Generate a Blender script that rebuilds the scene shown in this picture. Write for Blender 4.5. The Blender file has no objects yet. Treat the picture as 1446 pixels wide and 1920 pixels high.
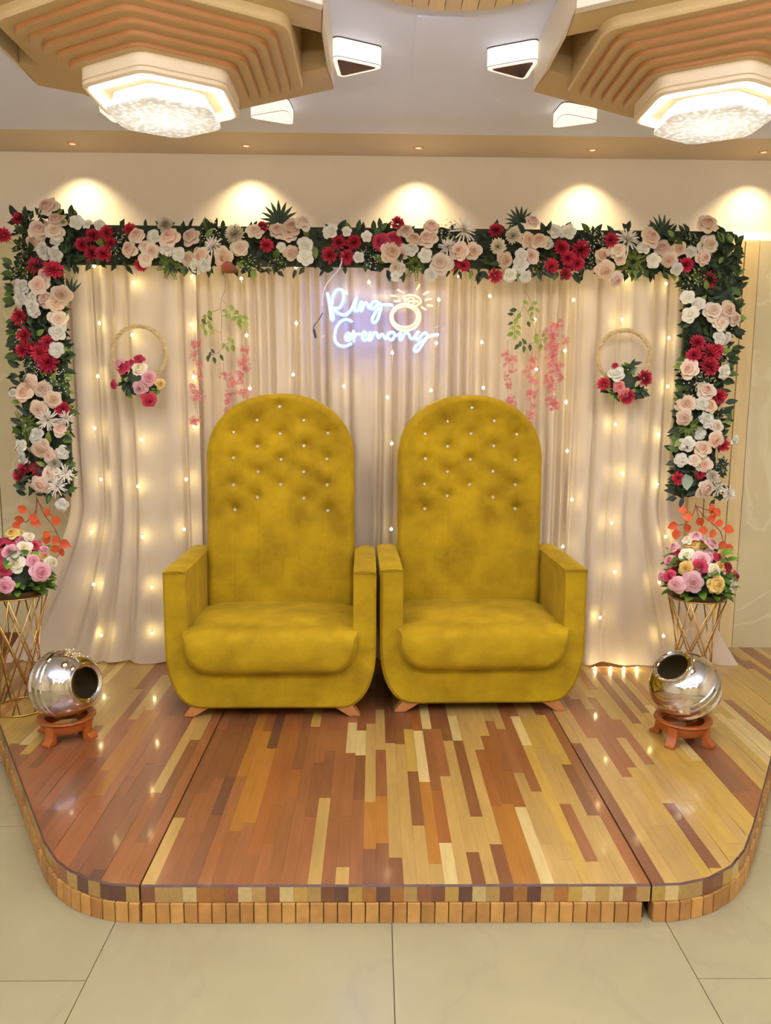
import bpy, bmesh, math, random
from math import sin, cos, pi, sqrt, radians, atan2
from mathutils import Vector, Matrix

S = bpy.context.scene
COL = S.collection

# ---------------------------------------------------------------- camera
PITCH, YAW, ROLL = radians(8.05), radians(0.85), radians(0.42)
cam = bpy.data.cameras.new('camera')
cam.sensor_fit = 'VERTICAL'; cam.sensor_height = 24.0; cam.lens = 18.5
cam.clip_start = 0.05
camo = bpy.data.objects.new('camera', cam); COL.objects.link(camo)
_f = Vector((sin(YAW)*cos(PITCH), cos(YAW)*cos(PITCH), -sin(PITCH)))
_r0 = Vector((cos(YAW), -sin(YAW), 0)); _u0 = _r0.cross(_f)
_r = _r0*cos(ROLL) + _u0*sin(ROLL); _u = _r.cross(_f)
M = Matrix((_r, _u, -_f)).transposed().to_4x4(); M.translation = Vector((0, 0, 1.5))
camo.matrix_world = M
S.camera = camo

# ---------------------------------------------------------------- world, room lights, exposure
W = bpy.data.worlds.new('world'); S.world = W; W.use_nodes = True
W.node_tree.nodes['Background'].inputs[0].default_value = (1.0, 0.86, 0.68, 1)
W.node_tree.nodes['Background'].inputs[1].default_value = 0.05
S.view_settings.view_transform = 'Standard'; S.view_settings.look = 'None'
S.view_settings.exposure = -0.32; S.view_settings.gamma = 1.0
S.view_settings.use_curve_mapping = False
WARM = (1.0, 0.85, 0.40)
def area(name, loc, sx, sy, power, color=WARM, rot=(0, 0, 0)):
    l = bpy.data.lights.new(name, 'AREA'); l.shape = 'RECTANGLE'; l.size = sx; l.size_y = sy
    l.energy = power; l.color = color
    o = bpy.data.objects.new(name, l); o.location = loc; o.rotation_euler = rot; COL.objects.link(o); return o
ROOM_POWER = 8.5
for x in (-1.9, 0.2, 2.3):
    for y in (-.7, -1.9, -3.0):
        area('room_ceiling_light', (x, y, 2.74), .45, .45, ROOM_POWER)

# added unseen fill lights, aimed upward to brighten the ceiling
for x in (-1.6, .2, 2.0):
    area('ceiling_fill_light', (x, .7, 2.25), 1.3, .25, 125, (.82, .85, 1.0), (pi, 0, 0))
area('ceiling_fill_light', (.2, -1.6, 2.3), 4.0, .3, 60, (.84, .86, .95), (pi, 0, 0))

# ---------------------------------------------------------------- materials
def lin(c):
    return tuple(((v/255)/12.92 if v/255 <= .04045 else ((v/255+.055)/1.055)**2.4) for v in c) + (1.0,)
def nmat(name):
    m = bpy.data.materials.new(name); m.use_nodes = True
    return m, m.node_tree.nodes, m.node_tree.links, m.node_tree.nodes['Principled BSDF']
def mat(name, rgb, rough=.5, metal=0.0, var=0.0, scale=8.0, bump=0.0, bscale=60.0, coat=0.0, sheen=0.0, stretch=None, rnd=0.0):
    m, n, l, p = nmat(name)
    c = lin(rgb)
    p.inputs['Base Color'].default_value = c; p.inputs['Roughness'].default_value = rough
    p.inputs['Metallic'].default_value = metal
    p.inputs['Coat Weight'].default_value = coat; p.inputs['Coat Roughness'].default_value = .09
    if sheen:
        p.inputs['Sheen Weight'].default_value = sheen; p.inputs['Sheen Roughness'].default_value = .4
        p.inputs['Sheen Tint'].default_value = (c[0]*.5+.5, c[1]*.5+.4, c[2]*.5+.1, 1)
    tc = n.new('ShaderNodeTexCoord')
    vec = tc.outputs['Object']
    if stretch:
        mp = n.new('ShaderNodeMapping'); mp.inputs['Scale'].default_value = stretch
        l.new(vec, mp.inputs[0]); vec = mp.outputs[0]
    if var or rnd:
        t = n.new('ShaderNodeTexNoise'); t.inputs['Scale'].default_value = scale; t.inputs['Detail'].default_value = 5
        l.new(vec, t.inputs['Vector'])
        mr = n.new('ShaderNodeMapRange'); mr.inputs[1].default_value = .3; mr.inputs[2].default_value = .7
        mr.inputs[3].default_value = 1-var; mr.inputs[4].default_value = 1+var
        l.new(t.outputs['Fac'], mr.inputs[0])
        val = mr.outputs[0]
        if rnd:
            oi = n.new('ShaderNodeObjectInfo')
            m2 = n.new('ShaderNodeMapRange'); m2.inputs[3].default_value = 1-rnd; m2.inputs[4].default_value = 1+rnd
            l.new(oi.outputs['Random'], m2.inputs[0])
            mu = n.new('ShaderNodeMath'); mu.operation = 'MULTIPLY'; l.new(val, mu.inputs[0]); l.new(m2.outputs[0], mu.inputs[1]); val = mu.outputs[0]
        vm = n.new('ShaderNodeVectorMath'); vm.operation = 'SCALE'; vm.inputs[0].default_value = c[:3]
        l.new(val, vm.inputs['Scale']); l.new(vm.outputs[0], p.inputs['Base Color'])
    if bump:
        b = n.new('ShaderNodeTexNoise'); b.inputs['Scale'].default_value = bscale; b.inputs['Detail'].default_value = 3
        l.new(vec, b.inputs['Vector'])
        bp = n.new('ShaderNodeBump'); bp.inputs['Strength'].default_value = bump; bp.inputs['Distance'].default_value = .01
        l.new(b.outputs['Fac'], bp.inputs['Height']); l.new(bp.outputs[0], p.inputs['Normal'])
    return m
def emit(name, rgb, strength):
    m, n, l, p = nmat(name)
    c = rgb if len(rgb) == 4 else tuple(rgb)+(1,)
    p.inputs['Base Color'].default_value = (.8, .8, .8, 1); p.inputs['Emission Color'].default_value = c
    p.inputs['Emission Strength'].default_value = strength; p.inputs['Roughness'].default_value = .4
    return m
def marble(name, rgb, vein, rough, vs=1.3, amount=.5):
    m, n, l, p = nmat(name)
    tc = n.new('ShaderNodeTexCoord')
    oi = n.new('ShaderNodeObjectInfo')
    ad = n.new('ShaderNodeVectorMath'); ad.operation = 'ADD'
    sc = n.new('ShaderNodeVectorMath'); sc.operation = 'SCALE'; sc.inputs['Scale'].default_value = 3.0
    l.new(oi.outputs['Location'], sc.inputs[0]); l.new(tc.outputs['Object'], ad.inputs[0]); l.new(sc.outputs[0], ad.inputs[1])
    nz = n.new('ShaderNodeTexNoise'); nz.inputs['Scale'].default_value = vs; nz.inputs['Detail'].default_value = 8; nz.inputs['Distortion'].default_value = 1.2
    l.new(ad.outputs[0], nz.inputs['Vector'])
    cr = n.new('ShaderNodeValToRGB'); e = cr.color_ramp.elements
    e[0].position = .485; e[0].color = (0, 0, 0, 1); e[1].position = .515; e[1].color = (0, 0, 0, 1)
    k = e.new(.5); k.color = (1, 1, 1, 1)
    l.new(nz.outputs['Fac'], cr.inputs[0])
    n2 = n.new('ShaderNodeTexNoise'); n2.inputs['Scale'].default_value = 2.2; n2.inputs['Detail'].default_value = 4
    l.new(ad.outputs[0], n2.inputs['Vector'])
    c2 = n.new('ShaderNodeValToRGB'); c = lin(rgb)
    c2.color_ramp.elements[0].position = .35; c2.color_ramp.elements[0].color = tuple(v*.93 for v in c[:3])+(1,)
    c2.color_ramp.elements[1].position = .65; c2.color_ramp.elements[1].color = tuple(min(1, v*1.05) for v in c[:3])+(1,)
    l.new(n2.outputs['Fac'], c2.inputs[0])
    ml = n.new('ShaderNodeMath'); ml.operation = 'MULTIPLY'; ml.inputs[1].default_value = amount
    l.new(cr.outputs[0], ml.inputs[0])
    mx = n.new('ShaderNodeMix'); mx.data_type = 'RGBA'
    l.new(ml.outputs[0], mx.inputs[0]); l.new(c2.outputs[0], mx.inputs[6]); mx.inputs[7].default_value = lin(vein)
    l.new(mx.outputs[2], p.inputs['Base Color']); p.inputs['Roughness'].default_value = rough
    return m
def plantmat(name, rough=.55, trans=.12):
    m, n, l, p = nmat(name)
    a = n.new('ShaderNodeAttribute'); a.attribute_name = 'Col'
    oi = n.new('ShaderNodeObjectInfo')
    m2 = n.new('ShaderNodeMapRange'); m2.inputs[3].default_value = .82; m2.inputs[4].default_value = 1.1
    l.new(oi.outputs['Random'], m2.inputs[0])
    vm = n.new('ShaderNodeVectorMath'); vm.operation = 'SCALE'
    l.new(a.outputs['Color'], vm.inputs[0]); l.new(m2.outputs[0], vm.inputs['Scale'])
    l.new(vm.outputs[0], p.inputs['Base Color']); p.inputs['Roughness'].default_value = rough
    p.inputs['Specular IOR Level'].default_value = .3
    tr = n.new('ShaderNodeBsdfTranslucent'); l.new(vm.outputs[0], tr.inputs[0])
    mx = n.new('ShaderNodeMixShader'); mx.inputs[0].default_value = trans
    out = n['Material Output']
    l.new(p.outputs[0], mx.inputs[1]); l.new(tr.outputs[0], mx.inputs[2]); l.new(mx.outputs[0], out.inputs[0])
    return m

PETAL = plantmat('petal_cloth'); LEAFM = plantmat('leaf_cloth', .45, .08)
M_WALL = mat('wall_paint', (240, 226, 198), .7, var=.02, scale=3)
M_CEIL = mat('ceiling_white', (228, 233, 252), .6)
M_CEILB = mat('ceiling_beige', (206, 186, 155), .65)
M_MARW = marble('marble_cladding', (208, 193, 146), (224, 212, 174), .28, .8, .7)
M_TILE = marble('floor_tile_marble', (146, 133, 95), (134, 119, 92), .2, 1.1, .3)
M_GROUT = mat('grout', (60, 50, 38), .8)
M_BATTEN = mat('batten_wood', (226, 200, 140), .5, var=.05, scale=5, stretch=(6, 6, .6))
M_BASE = mat('skirting_wood', (110, 72, 40), .5, var=.1)
M_DARKWOOD = mat('stage_core', (58, 34, 18), .8)
PL = {}
for k, c in dict(red=(124, 74, 40), brown=(108, 64, 36), dark=(84, 51, 36), tan=(158, 124, 64), pale=(186, 161, 100), orange=(144, 92, 34), yellow=(163, 129, 54), rust=(126, 72, 33)).items():
    PL[k] = mat('plank_'+k, c, .34, var=.13 if k not in ('pale', 'tan', 'yellow') else .11, scale=4.0, coat=.45, stretch=(14, 1.6, 14), rnd=.09, bump=.03, bscale=20)
M_EDGE = mat('worn_edge', (74, 46, 30), .6, var=.3, scale=20)
BLK = [mat('edge_block_a', (178, 130, 62), .5, var=.14, scale=30, rnd=.12), mat('edge_block_b', (160, 112, 52), .5, var=.14, scale=30, rnd=.12)]
M_VELVET = None
def velvet():
    m, n, l, p = nmat('mustard_velvet')
    tc = n.new('ShaderNodeTexCoord')
    t1 = n.new('ShaderNodeTexNoise'); t1.inputs['Scale'].default_value = 7; t1.inputs['Detail'].default_value = 5; t1.inputs['Roughness'].default_value = .6
    l.new(tc.outputs['Object'], t1.inputs['Vector'])
    cr = n.new('ShaderNodeValToRGB'); e = cr.color_ramp.elements
    e[0].position = .32; e[0].color = lin((134, 104, 3)); e[1].position = .68; e[1].color = lin((170, 136, 9))
    l.new(t1.outputs['Fac'], cr.inputs[0]); l.new(cr.outputs[0], p.inputs['Base Color'])
    p.inputs['Roughness'].default_value = .85; p.inputs['Specular IOR Level'].default_value = .2
    p.inputs['Sheen Weight'].default_value = .25; p.inputs['Sheen Roughness'].default_value = .45; p.inputs['Sheen Tint'].default_value = (1, .76, .1, 1)
    b = n.new('ShaderNodeTexNoise'); b.inputs['Scale'].default_value = 240; b.inputs['Detail'].default_value = 2
    l.new(tc.outputs['Object'], b.inputs['Vector'])
    bp = n.new('ShaderNodeBump'); bp.inputs['Strength'].default_value = .12; bp.inputs['Distance'].default_value = .004
    l.new(b.outputs['Fac'], bp.inputs['Height']); l.new(bp.outputs[0], p.inputs['Normal'])
    return m
M_VELVET = velvet()
M_SEAM = mat('seam_thread', (128, 88, 14), .9)
M_LEGW = mat('chair_leg_wood', (176, 112, 56), .5, var=.1)
M_CRYS = mat('crystal_button', (236, 226, 205), .12, metal=.6)
M_CHROME = mat('button_collar', (190, 170, 120), .25, metal=1)
def cloth():
    m, n, l, p = nmat('sheer_curtain')
    p.inputs['Base Color'].default_value = lin((224, 210, 186)); p.inputs['Roughness'].default_value = .42
    p.inputs['Specular IOR Level'].default_value = .35
    tr = n.new('ShaderNodeBsdfTranslucent'); tr.inputs[0].default_value = lin((236, 224, 212))
    mx = n.new('ShaderNodeMixShader'); mx.inputs[0].default_value = .3
    l.new(p.outputs[0], mx.inputs[1]); l.new(tr.outputs[0], mx.inputs[2]); l.new(mx.outputs[0], n['Material Output'].inputs[0])
    tc = n.new('ShaderNodeTexCoord'); w = n.new('ShaderNodeTexNoise'); w.inputs['Scale'].default_value = 900
    l.new(tc.outputs['Object'], w.inputs['Vector'])
    bp = n.new('ShaderNodeBump'); bp.inputs['Strength'].default_value = .08; bp.inputs['Distance'].default_value = .001
    l.new(w.outputs['Fac'], bp.inputs['Height']); l.new(bp.outputs[0], p.inputs['Normal'])
    return m
M_CLOTH = cloth()
M_BOARD = mat('green_fabric_board', (52, 62, 42), .85, var=.15, scale=10)
M_WIRE = mat('light_wire', (222, 205, 160), .4)
M_BULB = emit('warm_bulb', (1.0, .78, .34), 120)
M_NB = emit('neon_blue_core', (.20, .74, 1.0), 6.2)
M_NBH = emit('neon_blue_sleeve', (.0, .13, 1.0), 9.5)
M_NG = emit('neon_gold_core', (1.0, .70, .20), 3.4)
M_NGH = emit('neon_gold_sleeve', (1.0, .36, .02), 1.3)
def acrylic():
    m, n, l, p = nmat('clear_acrylic')
    t = n.new('ShaderNodeBsdfTransparent'); t.inputs[0].default_value = (.995, .995, 1, 1)
    g = n.new('ShaderNodeBsdfGlossy'); g.inputs['Roughness'].default_value = .05
    mx = n.new('ShaderNodeMixShader'); mx.inputs[0].default_value = .03
    l.new(t.outputs[0], mx.inputs[1]); l.new(g.outputs[0], mx.inputs[2]); l.new(mx.outputs[0], n['Material Output'].inputs[0])
    return m
M_ACR = acrylic()
M_BLACK = mat('black_plastic', (25, 24, 26), .4)
M_WHITEP = mat('white_plastic', (232, 226, 210), .35)
M_STEEL = mat('polished_steel', (214, 208, 196), .07, metal=1, bump=.05, bscale=14)
M_STEELIN = mat('steel_inside', (150, 136, 104), .38, metal=.75)
M_TERRA = mat('terracotta_paint', (150, 74, 18), .38, var=.07, scale=12)
M_GOLDW = mat('brass_wire', (190, 150, 80), .3, metal=1)
M_BRONZE = mat('bronze_tray', (78, 58, 34), .4, metal=.6)
M_JUTE = mat('jute_rope', (196, 172, 120), .8, var=.2, scale=60)
M_STEM = mat('dry_stem', (150, 128, 84), .7)
M_RSTEM = mat('red_stem', (132, 62, 38), .7)
M_LAM = mat('medallion_laminate', (188, 158, 104), .42, var=.05, scale=4)
M_LAME = mat('laminate_brown_edge', (152, 98, 42), .5, var=.08, scale=6)
M_LAMW = mat('medallion_white', (218, 204, 176), .5)
M_SLAT = mat('slat_wood', (206, 178, 128), .5, var=.06, scale=4, stretch=(10, 1, 10), rnd=.06)
M_HOUS = mat('lamp_housing', (222, 200, 158), .38)
M_RING = emit('lamp_light_ring', (1.0, .93, .84), 9)
M_TRI = emit('triangle_lamp_glow', (1.0, .90, .72), .95)
M_TRIB = emit('triangle_lamp_soft', (1.0, .88, .70), 1.15)
M_DGLASS = mat('dark_mirror_glass', (150, 118, 128), .16, metal=.85)
M_TRIMD = mat('lamp_bronze_trim', (96, 72, 46), .4, metal=.7)
M_COPPER = mat('downlight_rim', (224, 170, 124), .3, metal=.7)
M_DL = emit('downlight_lens', (1.0, .74, .46), 1.1)
def crystal():
    m, n, l, p = nmat('crystal_diffuser')
    tc = n.new('ShaderNodeTexCoord'); v = n.new('ShaderNodeTexVoronoi'); v.inputs['Scale'].default_value = 60
    l.new(tc.outputs['Object'], v.inputs['Vector'])
    ln = n.new('ShaderNodeVectorMath'); ln.operation = 'LENGTH'; l.new(tc.outputs['Object'], ln.inputs[0])
    mr = n.new('ShaderNodeMapRange'); mr.inputs[1].default_value = .03; mr.inputs[2].default_value = .2; mr.inputs[3].default_value = 2.2; mr.inputs[4].default_value = .5
    l.new(ln.outputs['Value'], mr.inputs[0])
    m2 = n.new('ShaderNodeMapRange'); m2.inputs[1].default_value = .05; m2.inputs[2].default_value = .6; m2.inputs[3].default_value = 1.35; m2.inputs[4].default_value = .5
    l.new(v.outputs['Distance'], m2.inputs[0])
    mu = n.new('ShaderNodeMath'); mu.operation = 'MULTIPLY'; l.new(mr.outputs[0], mu.inputs[0]); l.new(m2.outputs[0], mu.inputs[1])
    p.inputs['Base Color'].default_value = (.8, .78, .72, 1); p.inputs['Roughness'].default_value = .15
    p.inputs['Emission Color'].default_value = (1, .95, .84, 1); l.new(mu.outputs[0], p.inputs['Emission Strength'])
    bp = n.new('ShaderNodeBump'); bp.inputs['Strength'].default_value = .8; bp.inputs['Distance'].default_value = .006
    l.new(v.outputs['Distance'], bp.inputs['Height']); l.new(bp.outputs[0], p.inputs['Normal'])
    return m
M_CRYSTAL = crystal()

# ---------------------------------------------------------------- mesh helpers
class MB:
    def __init__(s): s.v = []; s.f = []; s.m = []; s.c = []
    def add(s, vs, fs, mi=0, col=None):
        o = len(s.v); s.v += [tuple(v) for v in vs]; s.f += [tuple(i+o for i in f) for f in fs]; s.m += [mi]*len(fs)
        if col is not None: s.c += (list(col) if isinstance(col, list) else [col]*len(vs))
    def box(s, a, b, mi=0, col=None):
        x0, y0, z0 = a; x1, y1, z1 = b
        s.add([(x0,y0,z0),(x1,y0,z0),(x1,y1,z0),(x0,y1,z0),(x0,y0,z1),(x1,y0,z1),(x1,y1,z1),(x0,y1,z1)],
              [(0,3,2,1),(4,5,6,7),(0,1,5,4),(1,2,6,5),(2,3,7,6),(3,0,4,7)], mi, col)
    def rings(s, rs, mi=0, cap0=True, cap1=True, close=True, col=None):
        n = len(rs[0]); o = []
        for r in rs: o += list(r)
        f = []
        for i in range(len(rs)-1):
            for j in range(n if close else n-1):
                k = (j+1) % n
                f.append((i*n+j, i*n+k, (i+1)*n+k, (i+1)*n+j))
        if cap0: f.append(tuple(reversed(range(n))))
        if cap1: f.append(tuple(range((len(rs)-1)*n, len(rs)*n)))
        s.add(o, f, mi, col)
    def prism(s, poly, z0, z1, mi=0):
        s.rings([[(x, y, z0) for x, y in poly], [(x, y, z1) for x, y in poly]], mi)
    def lathe(s, prof, seg=32, mi=0, closed=False, c=(0, 0, 0)):
        rs = [[(c[0]+r*cos(2*pi*k/seg), c[1]+r*sin(2*pi*k/seg), c[2]+h) for k in range(seg)] for r, h in prof]
        if closed: rs.append(rs[0])
        s.rings(rs, mi, not closed and prof[0][0] > 1e-5, not closed and prof[-1][0] > 1e-5)
    def tube(s, pts, r, seg=6, mi=0, closed=False, caps=True, col=None):
        P = [Vector(p) for p in pts]; n = len(P)
        if n < 2: return
        rs = []; up = None
        for i in range(n):
            a = P[(i-1) % n] if (closed or i > 0) else P[i]; b = P[(i+1) % n] if (closed or i < n-1) else P[i]
            t = (b-a)
            if t.length < 1e-9: t = Vector((0, 0, 1))
            t.normalize()
            if up is None:
                up = Vector((0, 0, 1)) if abs(t.z) < .9 else Vector((1, 0, 0))
            x = t.cross(up)
            if x.length < 1e-6: x = t.orthogonal()
            x.normalize(); y = x.cross(t).normalized(); up = y
            rr = r[i] if isinstance(r, (list, tuple)) else r
            rs.append([P[i]+x*rr*cos(2*pi*k/seg)+y*rr*sin(2*pi*k/seg) for k in range(seg)])
        if closed: rs.append(rs[0])
        s.rings(rs, mi, caps and not closed, caps and not closed, col=col)
    def ball(s, c, r, seg=8, rng=6, mi=0, sz=1.0):
        prof = [(max(r*sin(pi*i/rng), 1e-6), -r*sz*cos(pi*i/rng)) for i in range(rng+1)]
        s.lathe(prof, seg, mi, c=c)
    def octa(s, c, r, col=None, mi=0):
        x, y, z = c
        s.add([(x+r,y,z),(x-r,y,z),(x,y+r,z),(x,y-r,z),(x,y,z+r),(x,y,z-r)],
              [(0,2,4),(2,1,4),(1,3,4),(3,0,4),(2,0,5),(1,2,5),(3,1,5),(0,3,5)], mi, col)
    def mesh(s, name, mats, smooth=False):
        me = bpy.data.meshes.new(name); me.from_pydata(s.v, [], s.f)
        for m in (mats if isinstance(mats, (list, tuple)) else [mats]): me.materials.append(m)
        me.polygons.foreach_set('material_index', s.m)
        if s.c and len(s.c) == len(s.v):
            a = me.color_attributes.new('Col', 'FLOAT_COLOR', 'POINT')
            flat = [x for c in s.c for x in (c if len(c) == 4 else tuple(c)+(1.0,))]
            a.data.foreach_set('color', flat)
        if smooth:
            me.polygons.foreach_set('use_smooth', [True]*len(me.polygons))
            if smooth != 'all':
                me.set_sharp_from_angle(angle=radians(smooth if smooth is not True else 40))
        me.validate(); me.update()
        return me
def place(name, me, parent=None, loc=(0, 0, 0), rot=None, scale=None):
    o = bpy.data.objects.new(name, me); COL.objects.link(o)
    if parent: o.parent = parent
    if rot is not None:
        if isinstance(rot, Matrix):
            sc = scale if scale is not None else 1.0
            sv = Vector((sc, sc, sc)) if not isinstance(sc, (tuple, list)) else Vector(sc)
            o.matrix_local = Matrix.Translation(loc) @ rot.to_4x4() @ Matrix.Diagonal((*sv, 1))
            return o
        o.rotation_euler = rot
    o.location = loc
    if scale is not None: o.scale = scale if isinstance(scale, (tuple, list)) else (scale,)*3
    return o
def build(name, mb, mats, parent=None, smooth=False, **k):
    return place(name, mb.mesh(name, mats, smooth), parent, **k)
def tag(o, label, cat, group=None, kind=None):
    if label: o['label'] = label
    if cat: o['category'] = cat
    if group: o['group'] = group
    if kind: o['kind'] = kind
    return o
def thing(name, label, cat, loc=(0, 0, 0), group=None, rz=0):
    o = bpy.data.objects.new(name, None); COL.objects.link(o); o.location = loc; o.rotation_euler = (0, 0, rz)
    o.empty_display_size = .1
    return tag(o, label, cat, group)
def struct(o): o['kind'] = 'structure'; return o
def bevel(o, w, seg=2, ang=40):
    b = o.modifiers.new('bevel', 'BEVEL'); b.width = w; b.segments = seg; b.limit_method = 'ANGLE'; b.angle_limit = radians(ang); b.harden_normals = True
    o.data.polygons.foreach_set('use_smooth', [True]*len(o.data.polygons))
    return o
def crom(pts, n=6, closed=False):
    P = [Vector(p) for p in pts]; out = []; N = len(P)
    for i in range(N if closed else N-1):
        p0 = P[(i-1) % N] if (closed or i > 0) else P[i]; p1 = P[i]; p2 = P[(i+1) % N]
        p3 = P[(i+2) % N] if (closed or i < N-2) else p2
        for k in range(n):
            t = k/n
            out.append(.5*((2*p1)+(p2-p0)*t+(2*p0-5*p1+4*p2-p3)*t*t+(3*p1-p0-3*p2+p3)*t**3))
    if not closed: out.append(P[-1])
    return out
def zto(n, spin=0.0):
    n = Vector(n).normalized()
    return n.to_track_quat('Z', 'Y').to_matrix() @ Matrix.Rotation(spin, 3, 'Z')

# ---------------------------------------------------------------- measured positions (metres)
TOP=[('P',-1.549,2.393,0.047),('R',-1.691,2.34,0.032),('R',-1.766,2.263,0.037),('P',-1.51,2.33,0.042),('P',-1.598,2.29,0.045),('P',-1.52,2.276,0.042),('P',-1.619,2.233,0.042),('W',-1.57,2.189,0.039),('W',-1.52,2.175,0.037),('W',-1.511,2.244,0.032),('Y',-1.69,2.222,0.053),('W',-1.414,2.323,0.034),('W',-1.363,2.314,0.026),('W',-1.313,2.315,0.026),('R',-1.396,2.223,0.034),('R',-1.345,2.263,0.037),('R',-1.279,2.278,0.037),('R',-1.265,2.232,0.032),('R',-1.356,2.186,0.039),('R',-1.301,2.182,0.039),('R',-1.171,2.296,0.032),('B',-1.217,2.222,0.058),('P',-1.127,2.262,0.037),('P',-1.167,2.2,0.037),('P',-1.098,2.213,0.032),('P',-1.065,2.196,0.034),('W',-1.056,2.261,0.034),('P',-1.092,2.159,0.034),('R',-1.124,2.139,0.034),('C',-0.99,2.315,0.039),('P',-0.974,2.257,0.047),('P',-0.877,2.258,0.042),('W',-0.994,2.207,0.034),('W',-0.938,2.183,0.034),('P',-0.895,2.166,0.032),('P',-0.831,2.174,0.042),('W',-0.863,2.129,0.037),('W',-0.814,2.134,0.032),('F',-0.983,2.14,0.058),('B',-0.787,2.295,0.058),('C',-0.668,2.277,0.045),('S',-0.771,2.217,0.047),('P',-0.718,2.17,0.045),('P',-0.646,2.215,0.039),('P',-0.571,2.288,0.039),('R',-0.537,2.313,0.029),('R',-0.52,2.229,0.034),('P',-0.466,2.294,0.039),('P',-0.399,2.314,0.039),('P',-0.417,2.277,0.037),('P',-0.345,2.327,0.037),('W',-0.449,2.22,0.024),('P',-0.403,2.198,0.034),('W',-0.336,2.231,0.037),('W',-0.334,2.174,0.039),('W',-0.215,2.296,0.037),('R',-0.174,2.247,0.037),('R',-0.102,2.248,0.039),('R',-0.218,2.185,0.039),('R',-0.136,2.181,0.039),('W',-0.041,2.271,0.026),('W',-0.079,2.176,0.026),('B',-0.025,2.189,0.053),('Y',-0.472,2.16,0.047),('Y',-0.606,2.134,0.053),('A',-0.46,2.358,0.053),('W',-0.136,2.292,0.024),('R',0.105,2.331,0.037),('K',0.026,2.247,0.039),('K',0.087,2.26,0.039),('P',0.144,2.295,0.034),('P',0.264,2.316,0.037),('P',0.249,2.264,0.045),('P',0.183,2.261,0.032),('P',0.073,2.198,0.045),('P',0.132,2.208,0.032),('W',0.173,2.216,0.032),('W',0.238,2.189,0.034),('P',0.107,2.128,0.037),('W',0.099,2.091,0.024),('S',0.421,2.303,0.055),('S',0.348,2.228,0.045),('P',0.316,2.153,0.05),('P',0.4,2.206,0.042),('P',0.467,2.211,0.039),('R',0.372,2.153,0.034),('R',0.424,2.146,0.032),('W',0.267,2.097,0.032),('R',0.575,2.304,0.037),('C',0.585,2.23,0.039),('P',0.623,2.175,0.037),('R',0.576,2.1,0.037),('B',0.349,2.312,0.053),('F',0.189,2.151,0.063),('C',0.658,2.283,0.037),('P',0.728,2.269,0.037),('P',0.783,2.257,0.037),('P',0.751,2.194,0.037),('W',0.702,2.194,0.032),('W',0.699,2.149,0.039),('W',0.648,2.101,0.034),('W',0.724,2.096,0.029),('P',0.746,2.348,0.032),('W',0.861,2.307,0.039),('W',0.921,2.303,0.039),('W',0.824,2.252,0.032),('R',0.89,2.228,0.042),('R',0.991,2.224,0.05),('R',0.925,2.183,0.037),('R',0.849,2.145,0.039),('R',0.918,2.113,0.034),('R',0.973,2.159,0.037),('B',1.056,2.272,0.058),('B',1.051,2.17,0.047),('Y',0.788,2.122,0.047),('R',1.129,2.268,0.037),('S',1.207,2.268,0.058),('P',1.093,2.197,0.037),('P',1.165,2.218,0.039),('P',1.177,2.181,0.026),('P',1.102,2.128,0.042),('P',1.159,2.083,0.034),('A',0.694,2.365,0.042),('P',1.312,2.279,0.045),('P',1.382,2.235,0.039),('W',1.289,2.234,0.032),('P',1.46,2.231,0.034),('P',1.417,2.181,0.037),('W',1.339,2.175,0.034),('W',1.45,2.136,0.029),('W',1.518,2.217,0.029),('P',1.591,2.347,0.045),('P',1.607,2.252,0.045),('P',1.58,2.192,0.037),('B',1.528,2.271,0.042),('F',1.248,2.174,0.074),('A',1.38,2.322,0.047)]
LEFT=[('R',-1.627,2.124,0.045),('R',-1.539,2.105,0.047),('Y',-1.701,2.081,0.047),('P',-1.581,2.085,0.032),('P',-1.607,2.03,0.042),('W',-1.689,2.024,0.037),('W',-1.697,1.969,0.037),('W',-1.64,1.979,0.032),('P',-1.582,1.97,0.042),('P',-1.506,1.991,0.045),('P',-1.532,1.943,0.037),('P',-1.525,1.877,0.042),('W',-1.638,1.922,0.039),('R',-1.715,1.883,0.042),('R',-1.686,1.797,0.039),('W',-1.525,1.814,0.042),('A',-1.482,2.003,0.047),('R',-1.582,1.765,0.037),('R',-1.705,1.726,0.037),('R',-1.661,1.736,0.039),('R',-1.623,1.716,0.042),('R',-1.592,1.668,0.055),('W',-1.54,1.732,0.037),('B',-1.681,1.649,0.053),('B',-1.544,1.591,0.066),('P',-1.675,1.569,0.045),('P',-1.707,1.52,0.045),('W',-1.761,1.52,0.024),('P',-1.619,1.544,0.037),('P',-1.559,1.495,0.037),('P',-1.635,1.445,0.039),('R',-1.528,1.446,0.042),('S',-1.593,1.393,0.05),('S',-1.504,1.402,0.032),('P',-1.546,1.349,0.039),('W',-1.65,1.314,0.039),('W',-1.742,1.264,0.037),('P',-1.632,1.254,0.045),('P',-1.597,1.22,0.034),('W',-1.533,1.236,0.034),('W',-1.73,1.203,0.032),('C',-1.578,1.18,0.034),('R',-1.727,1.155,0.037),('R',-1.669,1.15,0.039),('R',-1.758,1.115,0.039),('P',-1.596,1.129,0.042),('S',-1.528,1.13,0.045),('P',-1.649,1.075,0.045),('S',-1.571,1.065,0.042),('W',-1.554,0.974,0.032),('F',-1.707,1.366,0.074)]
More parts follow.
